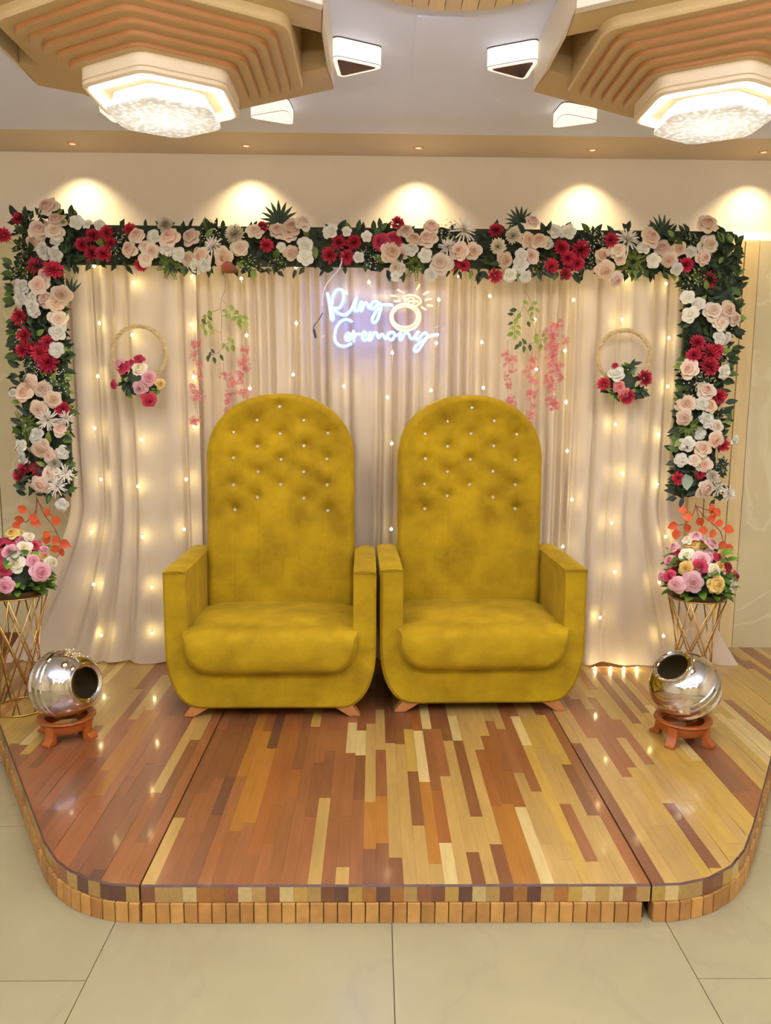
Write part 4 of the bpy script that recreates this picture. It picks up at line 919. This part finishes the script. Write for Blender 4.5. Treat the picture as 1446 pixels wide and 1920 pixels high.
leafspray('hanging_green_vine', 'thin green leafy vine hanging over the chair near the rose basket', VL, 3.965, M_STEM, VLEAF, .034, 9, 'green vines', True, 'vine', VDARK, .0013)
leafspray('hanging_green_vine', 'thin green leafy vine hanging beside the thick pink blossom strand', VR, 3.965, M_STEM, VLEAF, .034, 10, 'green vines', True, 'vine', VDARK, .0013)
# ---- pink blossom strands
def pinkcluster(seed):
    rg = random.Random(seed); mb = MB(); cs = [L3((226, 130, 134)), L3((210, 104, 112)), L3((234, 156, 154))]
    for k in range(6):
        c = Vector((rg.uniform(-.9, .9), rg.uniform(-.3, .1), rg.uniform(-.9, .9))); n = zto((rg.uniform(-.8, .8), -1, rg.uniform(-.6, .6)), rg.random()*6)
        col = rg.choice(cs)
        for q in range(5):
            a = q*1.2566
            p = lambda r, b, h: c+n @ Vector((r*cos(b), r*sin(b), h))
            mb.add([p(.06, a, 0), p(.4, a-.32, .12), p(.62, a, .16), p(.4, a+.32, .12)], [(0, 1, 2, 3)], 0, [mix(col, (.3, .02, .05), .4), col, col, col])
    return mb.mesh('blossom', PETAL)
PCL = [pinkcluster(k) for k in range(3)]
def strand(label, pts, seed, size):
    rng = random.Random(seed); s0 = pts[0]; top = s0[1]+.06
    t = thing('hanging_blossom_strand', label, 'blossom strand', (s0[0], 3.962, top), 'pink blossom strands')
    zs = sorted(pts, key=lambda p: -p[1]); b = MB()
    line = [(0, 0, 0)]+[((p[0]-s0[0])*.5, .004, p[1]-top) for p in zs[::2]]
    b.tube(line, .0011, 4); build('stem', b, M_STEM, t)
    for x, z in pts:
        for q in range(2):
            place('blossom', rng.choice(PCL), t, (x-s0[0]+rng.uniform(-.008, .008), rng.uniform(-.012, .004), z-top+rng.uniform(-.012, .012)), (0, rng.random()*6.28, 0), size*rng.uniform(.75, 1.15))
    return t
for (lab, src, k) in (('pink blossom strand hanging in broken clumps closest to the rose basket', BL, 0), ('pink blossom strand straight above the shoulder of the chair below green vine', BL, 1), ('short pink blossom strand beside a fairy light above the chair back', BL, 2),
                     ('narrow pink blossom strand nearest the neon sign above the right-hand chair', BR, 0), ('sparse faded pink blossom strand with a glowing fairy light in it', BR, 1), ('densest and thickest pink blossom strand next to the green vine', BR, 2)):
    strand(lab, src[k], 30+k+(10 if src is BR else 0), .0155 if not (src is BR and k == 2) else .019)

# ================================================================ fairy lights
bulb = MB(); bulb.ball((0, 0, 0), .0068, 10, 8); BULB = bulb.mesh('bulb', M_BULB, 'all')
cap = MB(); cap.lathe([(.0035, 0), (.0035, .009), (.0015, .012)], 8); CAP = cap.mesh('bulb_cap', M_WIRE)
SLAB = ['hanging closest to the garland near the wall socket', 'passing behind the basket of pink and white roses', 'passing just beside the leftmost blossom strand', 'short one behind the first green vine', 'short one midway between first green vine and neon sign',
        'short one nearest the start of the neon word Ring', 'in the gap between the two chairs', 'running behind the end of the neon word Ceremony', 'short one above the second chair nearest the neon sign', 'short one amid the second green vine and sparse blossoms',
        'long one just beside the thickest pink blossom strand', 'behind the rope hoop basket with red pompoms', 'with biggest glows, along the garland by the battens']
for k, st in enumerate(STR):
    t = thing('hanging_light_string', 'string of warm fairy lights '+SLAB[k], 'fairy lights', (st[0][0], 3.988, 2.2), 'fairy light strings on the curtains')
    w = MB(); pts = [(0, .012, 0)]
    for i, (x, z) in enumerate(st):
        pts.append((x-st[0][0], .0, z-2.2+.012))
        if i < len(st)-1:
            x2, z2 = st[i+1]; pts.append(((x+x2)/2-st[0][0]+.006*sin(k+i*2), .008, (z+z2)/2-2.2))
    w.tube(crom(pts, 4), .0011, 4); build('wire', w, M_WIRE, t)
    for x, z in st:
        place('bulb', BULB, t, (x-st[0][0], 0, z-2.2)); place('bulb_cap', CAP, t, (x-st[0][0], 0, z-2.2+.004))
t = thing('light_string_tail', 'tail of fairy lights lying along the curtain hem by the upward tilted pot', 'fairy lights', (1.26, 3.955, STAGE_Z+.008))
w = MB(); w.tube(crom([(-.12, 0, 0), (-.04, .012, .002), (.05, -.005, 0), (.14, .01, .004)], 5), .0011, 4); build('wire', w, M_WIRE, t)
for q in (-.10, -.02, .05, .12): place('bulb', BULB, t, (q, -.004, .001))

# ================================================================ neon sign
NY = 3.948
t = thing('neon_sign', 'lit blue and gold neon sign reading Ring Ceremony with a diamond ring', 'neon sign', (.03, NY, 1.8))
def ntube(paths, name, label, core, sleeve, r, ctrl=5, closed=False):
    b = MB(); s = MB()
    for p in paths:
        pts = crom([(x-.03, 0, z-1.8) for x, z in p], ctrl) if len(p) > 2 else [Vector((x-.03, 0, z-1.8)) for x, z in p]
        fr = [q+Vector((0, -r*.62, 0)) for q in pts]
        s.tube(pts, r, 8); b.tube(fr, r*.52, 8)
        for e in (pts[0], pts[-1]): s.ball(tuple(e), r*.98, 8, 6)
        for e in (fr[0], fr[-1]): b.ball(tuple(e), r*.51, 8, 6)
    o = build(name, s, sleeve, t, smooth='all'); o['label'] = label
    place('light_core', b.mesh('light_core', core, 'all'), o)
    return o
ntube(NRING, 'lettering_tube', 'blue script lettering reading Ring', M_NB, M_NBH, .0080)
ntube(NCER, 'lettering_tube', 'blue script lettering reading Ceremony', M_NB, M_NBH, .0074)
ntube(NGOLD, 'ring_tube', 'golden double ring outline', M_NG, M_NGH, .0066, 2)
ntube(NDIA, 'diamond_tube', 'golden diamond outline', M_NG, M_NGH, .0052, 3)
for p in NRAY: ntube([p], 'ray_tube', 'short golden ray dash', M_NG, M_NGH, .0052)
b = MB(); b.box((-.285, .016, -.10), (.315, .021, .235)); build('acrylic_panel', b, M_ACR, t)
b = MB()
cab = [(-.035, -.028, .40), (-.05, -.03, .33), (-.105, -.01, .27), (-.135, .004, .21), (-.14, .01, .15)]
cab = [(x-.15+.0, y, z) for x, y, z in cab]
b.tube(crom(cab, 6), .0042, 6); o = build('power_cable', b, M_WHITEP, t, smooth='all'); o['label'] = 'white power cable leading up into the garland'
b = MB(); b.tube(crom([(-.285, .004, .12), (-.305, 0, .085), (-.328, 0, .055), (-.328, 0, .035)], 5), .0022, 6); b.tube([(-.328, 0, .04), (-.319, 0, .0)], .0055, 8); o = build('power_plug', b, M_BLACK, t, smooth=40); o['label'] = 'black inline plug on a thin wire'
for x, z in ((-.285, .005), (.305, .05), (.27, .055)):
    b = MB(); b.tube([(x-.01, -.002, z-.006), (x+.012, -.002, z+.008)], .003, 6); build('mounting_clip', b, M_WHITEP, t)

# ================================================================ hoop baskets
def hoop(label, c, flowers, seed, ring_extra):
    rng = random.Random(seed); (cx, cz), (lx, _), (tx, tz), (rx_, _) = c
    rx = (rx_-lx)/2; rz = tz-cz; ccx = (lx+rx_)/2
    t = thing('hanging_hoop_basket', label, 'flower basket', (ccx, 3.945, cz), 'hoop baskets on the curtains')
    for ph in range(3):
        b = MB(); pts = []
        for i in range(96):
            a = 2*pi*i/96; tw = a*11+ph*2*pi/3
            rr = 1; dx, dz = cos(a), sin(a)
            pts.append(((rx-.007)*dx+dx*.0055*cos(tw), .0055*sin(tw), (rz-.007)*dz+dz*.0055*cos(tw)))
        b.tube(pts, .0062, 6, closed=True); build('rope_strand', b, M_JUTE, t, smooth='all')
    zc = sum(f[2] for f in flowers)/len(flowers)-cz
    foliage = MB()
    for kind, x, z, r in flowers:
        if kind == 'G':
            for q in range(20):
                a = rng.random()*6.28; d = Vector((cos(a), -.3, sin(a))); nrm = Vector((rng.uniform(-.5, .5), -1, rng.uniform(-.2, .6)))
                s = d.cross(nrm).normalized(); dn = d.normalized(); m = Matrix((s, dn, s.cross(dn))).transposed()
                place('leaf', rng.choices(LEAVES, (5, 4, 2, 1.6))[0], t, (x-ccx+rng.uniform(-.5, .5)*r, -.012-rng.random()*.03, z-cz+rng.uniform(-.5, .5)*r), m, rng.uniform(.032, .052))
    for kind, x, z, r in flowers:
        if kind != 'G':
            n = Vector(((x-ccx)*6, -1, (z-cz-zc)*6+.15)); bloom(kind, t, (x-ccx, -.055, z-cz), r*1.12, n, rng)
    b = MB(); b.ball((0, -.012, zc), .058, 12, 8, sz=.9); o = build('moss_core', b, M_BOARD, t, smooth='all')
    b = MB(); b.tube([(0, .0, rz-.006), (.0, .004, rz+.09), (.0, .012, 2.15-cz)], .0008, 4); build('thread', b, M_WIRE, t)
    return t
hoop('rope hoop basket of pink, yellow and white roses nearest the socket-side garland', WLC, WLF, 4, None)
hoop('rope hoop basket with red pompoms, one white and one coral bloom', WRC, WRF, 6, None)

# ================================================================ wire plant stands and bouquets
def plant_stand(label, loc, H, rt, rb):
    t = thing('plant_stand', label, 'plant stand', loc, 'gold wire plant stands')
    b = MB(); b.lathe([(.0, H-.03), (rt-.012, H-.03), (rt-.004, H-.024), (rt, H-.006), (rt, H), (rt-.004, H), (rt-.006, H-.008), (.0, H-.012)], 40)
    build('tray', b, M_BRONZE, t, smooth=40)
    b = MB(); b.tube([(rt*1.005*cos(2*pi*k/40), rt*1.005*sin(2*pi*k/40), H-.028) for k in range(40)], .0035, 6, closed=True); build('top_ring', b, M_GOLDW, t, smooth='all')
    b = MB(); b.tube([(rb*cos(2*pi*k/40), rb*sin(2*pi*k/40), .004) for k in range(40)], .004, 6, closed=True); build('base_ring', b, M_GOLDW, t, smooth='all')
    for k in range(8):
        for s in (-1, 1):
            a = 2*pi*k/8+.2; e = a+s*radians(98)
            b = MB(); b.tube([((rt+.002)*cos(a), (rt+.002)*sin(a), H-.03), (rb*cos(e), rb*sin(e), .004)], .0032, 6); build('wire_rod', b, M_GOLDW, t, smooth='all')
    return t
plant_stand('gold lattice wire plant stand beside the wall socket under the bouquet of pink roses', (-1.583, 3.43, STAGE_Z), .555, .130, .118)
plant_stand('gold lattice wire plant stand behind the upward tilted pot', (1.529, 3.62, STAGE_Z), .505, .130, .118)
BRL = [leafmesh((70, 110, 30), (122, 158, 48), .36), leafmesh((40, 66, 24), (84, 116, 44), .32), leafmesh((52, 84, 26), (104, 138, 46), .34)]
def bouquet(label, loc, data, seed):
    rng = random.Random(seed)
    t = thing('flower_bouquet', label, 'bouquet', loc, 'rose bouquets on the plant stands')
    b = MB(); b.lathe([(.0, 0), (.085, 0), (.115, .03), (.12, .07), (.10, .13), (.06, .18), (.0, .2)], 20); build('moss_core', b, M_BOARD, t, smooth=60)
    ks = data+[(k, -x*.8, -y*.9-.02 if y else .06, z*.95, r) for (k, x, y, z, r) in data[::2]]
    for (k, x, y, z, r) in ks:
        n = Vector((x*5, y*5-.45, (z-.04)*3)); p = Vector((x, y, z))
        bloom(k, t, tuple(p), r, n, rng)
    for k in range(150):
        a = rng.random()*6.28; h = rng.uniform(.0, .2); rr = .105+.03*rng.random()-.25*h*h
        if k < 70: h = rng.uniform(.0, .075); rr = .118
        p = Vector((rr*cos(a), rr*sin(a), h)); d = Vector((cos(a), sin(a), rng.uniform(-.45, .7))).normalized(); nrm = Vector((cos(a)*.4+rng.uniform(-.4, .4), sin(a)*.4-.2, 1))
        s = d.cross(nrm).normalized(); m = Matrix((s, d, s.cross(d))).transposed()
        place('leaf', rng.choice(BRL), t, p, m, rng.uniform(.04, .062))
    return t
bouquet('domed bouquet of pink, magenta and cream roses on the stand by the socket', (-1.583, 3.43, STAGE_Z+.545), BQL, 11)
bouquet('domed bouquet of pink, yellow and magenta roses on the stand behind the pot', (1.529, 3.62, STAGE_Z+.495), BQR, 12)

# ================================================================ steel pots on terracotta stands
def pot(label, loc, axis, R):
    t = thing('steel_pot', label, 'pot', loc, 'polished steel pots')
    m = zto(axis, .3)
    prof = [(.0, -.93), (.35, -.92), (.62, -.80), (.84, -.58), (.955, -.34), (.94, -.31), (.985, -.24), (.97, -.20), (1.0, -.12), (1.0, -.02), (.975, .02), (1.0, .06), (.995, .17), (.965, .20), (.98, .24), (.93, .38), (.82, .56), (.70, .68), (.60, .745), (.545, .77), (.53, .80), (.535, .83), (.56, .86), (.575, .885), (.57, .905), (.545, .915), (.50, .90), (.45, .875)]
    b = MB(); b.lathe([(r*R, h*R) for r, h in prof], 48); b.f = [f for f in b.f if len(f) == 4]; b.m = [0]*len(b.f)
    place('body', b.mesh('body', M_STEEL, 28), t, rot=m)
    b = MB(); b.lathe([(r*R, h*R) for r, h in [(.452, .876), (.45, .82), (.55, .72), (.75, .5), (.88, .2), (.9, 0), (.85, -.4), (.55, -.75), (.001, -.86)]], 40); b.f = [tuple(reversed(f)) for f in b.f if len(f) == 4]; b.m = [0]*len(b.f)
    o = place('inner_wall', b.mesh('inner_wall', M_STEELIN, 'all'), t, rot=m); o['label'] = 'dark dull inside of the pot'
    return t
def pot_stand(label, loc, rz, H, r):
    t = thing('pot_stand', label, 'pot stand', loc, 'terracotta pot stands', rz)
    b = MB(); b.lathe([(r*.78, H-.006), (r*.92, H), (r*1.06, H), (r*1.08, H-.006), (r*1.04, H-.012), (r*.98, H-.016), (r*.95, H-.036), (r*.86, H-.052), (r*.70, H-.052), (r*.72, H-.03)], 40, closed=True)
    build('ring', b, M_TERRA, t, smooth=45)
    for k in range(4):
        a = pi/4+k*pi/2
        l = MB(); ca, sa = cos(a), sin(a); hw = .0195
        prof = [(r*.70, H-.012), (r*.98, H-.012), (r*1.0, H*.55), (r*1.06, H*.28), (r*1.24, .012), (r*1.24, 0), (r*.82, 0), (r*.80, H*.4)]
        A = [(x*ca-hw*sa, x*sa+hw*ca, z) for x, z in prof]; B = [(x*ca+hw*sa, x*sa-hw*ca, z) for x, z in prof]
        l.rings([A, B]); bevel(build('leg', l, M_TERRA, t), .003, 2)
    return t
camp = Vector((0, 0, 1.5))
def view_axes(p):
    c = (camp-Vector(p)).normalized(); r = Vector((0, 0, 1)).cross(c).normalized(); return c, r, c.cross(r)
PLp = (-1.268, 3.135, STAGE_Z+.222); PRp = (1.288, 3.11, STAGE_Z+.226)
c, r, u = view_axes(PLp)
pot('polished steel pot facing the mustard chairs with its mouth sideways', PLp, c*cos(radians(40))+r*sin(radians(40))*.98-u*.06, .142)
c, r, u = view_axes(PRp)
pot('polished steel pot tilted upward beneath the bouquet with yellow roses', PRp, c*cos(radians(45))-r*sin(radians(45))*.58+u*sin(radians(45))*.80, .142)
pot_stand('orange terracotta stand carrying the pot whose mouth faces sideways', (-1.268, 3.135, STAGE_Z), radians(28), .090, .108)
pot_stand('orange terracotta stand carrying the upward tilted steel pot', (1.285, 3.10, STAGE_Z), radians(2), .096, .108)

# ================================================================ wall socket
t = thing('wall_socket', 'white wall socket box low behind the gold wire plant stand', 'socket', (-2.2, WALLY-.022, .19))
b = MB(); b.box((-.16, -.03, .0), (.095, 0, .092)); bevel(build('box', b, M_WHITEP, t), .004, 2)
b = MB(); b.box((-.055, -.034, .012), (.085, -.03, .078)); bevel(build('face_plate', b, M_WHITEP, t), .002, 1)
for x, z, r_ in ((.022, .058, .004), (.011, .033, .0035), (.034, .033, .0035)):
    b = MB(); b.tube([(x, -.0352, z), (x, -.0335, z)], r_, 10); build('socket_hole', b, M_BLACK, t)

# ================================================================ ceiling medallions and lamps
def hexa(R, n=6, rnd=.0):
    pts = [(R*cos(radians(30+60*k)), R*sin(radians(30+60*k))) for k in range(6)]
    if not rnd: return pts
    out = []
    for k in range(6):
        p = Vector(pts[k]); a = (Vector(pts[k-1])-p).normalized(); b_ = (Vector(pts[(k+1) % 6])-p).normalized()
        for q in range(5):
            s = q/4; out.append(tuple(p+a*rnd*(1-s)**2+b_*rnd*s**2))
    return out
ZC = 2.764
def medallion(label, cx, cy):
    t = thing('ceiling_medallion', label, 'ceiling medallion', (cx, cy, ZC), 'stepped hexagonal ceiling medallions')
    # outer plate: six strips with openings left and right
    zb, zt = 2.618-ZC, 0
    R = .62; out = hexa(R)
    iw = .866*R-.016; ia = .866*R-.17
    def inner_pts():
        # hexagon with vertical sides at +-iw and sloped sides at apothem ia
        pts = []
        for sx, sy in ((1, 1), (-1, 1), (-1, -1), (1, -1)):
            y = (ia-iw*.5)/.866; pts.append((sx*iw, sy*y))
        return [(iw, (ia-iw*.5)/.866), (0, ia/.866), (-iw, (ia-iw*.5)/.866), (-iw, -(ia-iw*.5)/.866), (0, -ia/.866), (iw, -(ia-iw*.5)/.866)]
    inn = inner_pts()
    for k in range(6):
        a, b_ = out[k], out[(k+1) % 6]; c_, d = inn[k], inn[(k+1) % 6]
        near = a[1]+b_[1] < -.05 and abs(a[0]-b_[0]) > .1
        far = a[1]+b_[1] > .05 and abs(a[0]-b_[0]) > .1
        if near:
            s = lambda p, q: (p[0]*.8+q[0]*.2, p[1]*.8+q[1]*.2)
            a2, b2 = s(a, c_), s(b_, d)
            m = MB(); m.prism([a, b_, b2, a2], zb, zt); bevel(build('plate_strip', m, M_LAMW, t), .004, 1)
            m = MB(); m.prism([a2, b2, d, c_], zb+.004, zt); bevel(build('inner_panel', m, M_LAM, t), .004, 1)
        else:
            m = MB(); m.prism([a, b_, d, c_], zb, zt); bevel(build('plate_strip', m, M_LAM if far else M_LAMW, t), .004, 1)
    # drum and concentric steps
    z = 2.588-ZC
    m = MB(); h0 = hexa(.50, rnd=.05); h1 = hexa(.494, rnd=.05)
    m.rings([[(x, y, z) for x, y in hexa(.455, rnd=.04)], [(x, y, z) for x, y in h1], [(x, y, z+.006) for x, y in h0], [(x, y, 0) for x, y in h0]]); build('drum', m, M_LAM, t, smooth=30)
    for k in range(5):
        r = .452-.038*k; z0 = z-.016*(k+1); m = MB(); hb = hexa(r-.003, rnd=.04); hm = hexa(r, rnd=.04)
        m.rings([[(x, y, z0) for x, y in hb], [(x, y, z0+.004) for x, y in hm], [(x, y, z0+.03) for x, y in hm]]); m.m = [1 if abs(m.v[f[0]][2]-m.v[f[2]][2]) > .003 and len(f) == 4 else 0 for f in m.f]; build('step', m, [M_LAM, M_LAME], t, smooth=30)
    return t
def hexlamp(label, cx, cy):
    zb = 2.452
    t = thing('hexagonal_lamp', label, 'ceiling lamp', (cx, cy, zb), 'crystal hexagon ceiling lamps')
    m = MB(); a = hexa(.262, rnd=.035); i = hexa(.225, rnd=.02)
    top = 2.588-.016*5-zb
    m.rings([[(x, y, .004) for x, y in i], [(x, y, 0) for x, y in hexa(.252, rnd=.033)], [(x, y, .006) for x, y in a], [(x, y, .016) for x, y in a], [(x, y, .019) for x, y in hexa(.257, rnd=.035)], [(x, y, .021) for x, y in a], [(x, y, top) for x, y in a]], cap0=False)
    build('housing', m, M_HOUS, t, smooth=30)
    m = MB(); o_, n_ = hexa(.238, rnd=.02), hexa(.214, rnd=.018)
    m.rings([[(x, y, .001) for x, y in n_], [(x, y, -.003) for x, y in n_], [(x, y, -.003) for x, y in o_], [(x, y, .001) for x, y in o_]], cap0=False, cap1=False); build('light_ring', m, M_RING, t)
    m = MB(); m.rings([[(x, y, .006) for x, y in hexa(.224)], [(x, y, .012) for x, y in hexa(.224)]]); build('reflector_plate', m, M_HOUS, t)
    m = MB(); m.rings([[(x, y, -.052) for x, y in hexa(.18, rnd=.03)], [(x, y, -.046) for x, y in hexa(.193, rnd=.03)], [(x, y, -.028) for x, y in hexa(.19, rnd=.03)], [(x, y, -.022) for x, y in hexa(.172, rnd=.03)], [(x, y, .004) for x, y in hexa(.168, rnd=.03)]]); build('crystal_diffuser', m, M_CRYSTAL, t, smooth=30)
    l = bpy.data.lights.new('lamp_bulb', 'AREA'); l.shape = 'DISK'; l.size = .3; l.energy = LAMP_POWER; l.color = (1, .87, .68)
    o = bpy.data.objects.new('lamp_bulb', l); COL.objects.link(o); o.parent = t; o.location = (0, 0, -.056)
    return t
LAMP_POWER = 15
for cx, w_ in ((-.69, 'the side of the socket wall'), (1.11, 'the side of the wooden battens')):
    medallion('stepped wood-toned hexagonal ceiling medallion on '+w_, cx, 2.75)
    hexlamp('glowing crystal hexagonal ceiling lamp on '+w_, cx, 2.745)
# triangular lamps
def trilamp(label, pts, zb, dark):
    cx = sum(p[0] for p in pts)/3; cy = sum(p[1] for p in pts)/3
    t = thing('triangular_lamp', label, 'ceiling lamp', (cx, cy, zb), 'triangular ceiling lamps')
    P = ccw([(p[0]-cx, p[1]-cy) for p in pts])
    def rnd(k, rad):
        out = []; Q = [Vector(p)*k for p in P]
        for i in range(3):
            p = Q[i]; a = (Q[i-1]-p).normalized(); b_ = (Q[(i+1) % 3]-p).normalized()
            for q in range(7): s = q/6; out.append(tuple(p+a*rad*(1-s)**2+b_*rad*s**2))
        return out
    h = ZC-zb-.004
    o = rnd(1.12, .045)
    m = MB(); m.rings([[(x, y, .0) for x, y in rnd(1.1, .045)], [(x, y, .004) for x, y in o], [(x, y, h) for x, y in o]]); build('glowing_body', m, M_TRI if dark else M_TRIB, t, smooth=35)
    m = MB(); o2 = rnd(1.13, .045); m.rings([[(x, y, h) for x, y in o2], [(x, y, h+.004) for x, y in o2]]); build('ceiling_plate', m, M_TRIMD, t)
    m = MB(); q = rnd(.84, .02) if dark else rnd(.98, .04)
    m.rings([[(x, y, -.0015) for x, y in q], [(x, y, .001) for x, y in q]]); g = build('glass_underside' if dark else 'bottom_diffuser', m, M_DGLASS if dark else M_TRIB, t)
    m = MB(); m.tube([(x, y, .0045) for x, y in rnd(1.121, .045)], .0011, 5, closed=True); build('seam_line', m, M_TRIMD, t)
    return t
mir = lambda pts, ax: [(2*ax-x, y) for x, y in pts]
T1 = [(-.15, 2.974), (.024, 3.059), (-.137, 3.151)]; T3 = [(-.548, 3.631), (-.38, 3.553), (-.369, 3.713)]
trilamp('triangular ceiling lamp with dark violet glass underside, beside the socket-side medallion', T1, 2.694, True)
trilamp('triangular ceiling lamp with brownish dark glass underside, beside the batten-side medallion', mir(T1, .21), 2.694, True)
trilamp('all-white triangular ceiling lamp just behind the socket-side crystal lamp', T3, 2.708, False)
trilamp('all-white triangular ceiling lamp just behind the batten-side crystal lamp', mir(T3, .21), 2.708, False)
trilamp('triangular ceiling lamp mostly hidden behind the socket-side crystal lamp', [(-1.165, 3.53), (-1.03, 3.60), (-1.15, 3.70)], 2.70, False)
trilamp('triangular ceiling lamp cut by the top frame edge near the medallion', [(.73, 2.33), (.89, 2.32), (.81, 2.17)], 2.62, False)
# downlights
for k, (x, lab) in enumerate(((-1.528, 'above the corner of roses and wall socket'), (-.656, 'above the pleats between corner and neon sign'), (.217, 'above the neon ring'), (1.102, 'above the thick pink blossom strand'), (1.981, 'above the wooden battens'))):
    t = thing('recessed_downlight', 'small recessed ceiling downlight '+lab, 'downlight', (x, 4.22, 2.77), 'row of recessed downlights')
    m = MB(); m.lathe([(.014, -.001), (.018, -.005), (.024, -.004), (.026, 0)], 24); m.f = [f for f in m.f if len(f) == 4]; m.m = [0]*len(m.f); build('rim', m, M_COPPER, t, smooth=50)
    m = MB(); m.lathe([(.0, -.002), (.015, -.0025)], 20); build('lens', m, M_DL, t)
    l = bpy.data.lights.new('downlight_bulb', 'SPOT'); l.energy = 34; l.color = (1, .80, .50); l.spot_size = radians(106); l.spot_blend = .85; l.shadow_soft_size = .012
    o = bpy.data.objects.new('downlight_bulb', l); COL.objects.link(o); o.parent = t; o.location = (0, 0, -.006)
# slatted wooden disc between the medallions
t = thing('slatted_ceiling_disc', 'round slatted wooden ceiling disc at the top edge between the medallions', 'ceiling panel', (.25, 2.335, 2.74))
N = 64; RD = .40
circ = [(RD*cos(2*pi*k/N), RD*sin(2*pi*k/N)) for k in range(N)]
x = -RD
k = 0
while x < RD:
    p = clip([(x+.0008, -RD), (x+.0508, -RD), (x+.0508, RD), (x+.0008, RD)], circ)
    if len(p) >= 3:
        m = MB(); m.prism(p, 0, .014); build('slat', m, M_SLAT, t)
    x += .0525
m = MB(); m.prism([(a*.99, b_*.99) for a, b_ in circ], .012, .0238); build('backing', m, M_DARKWOOD, t)
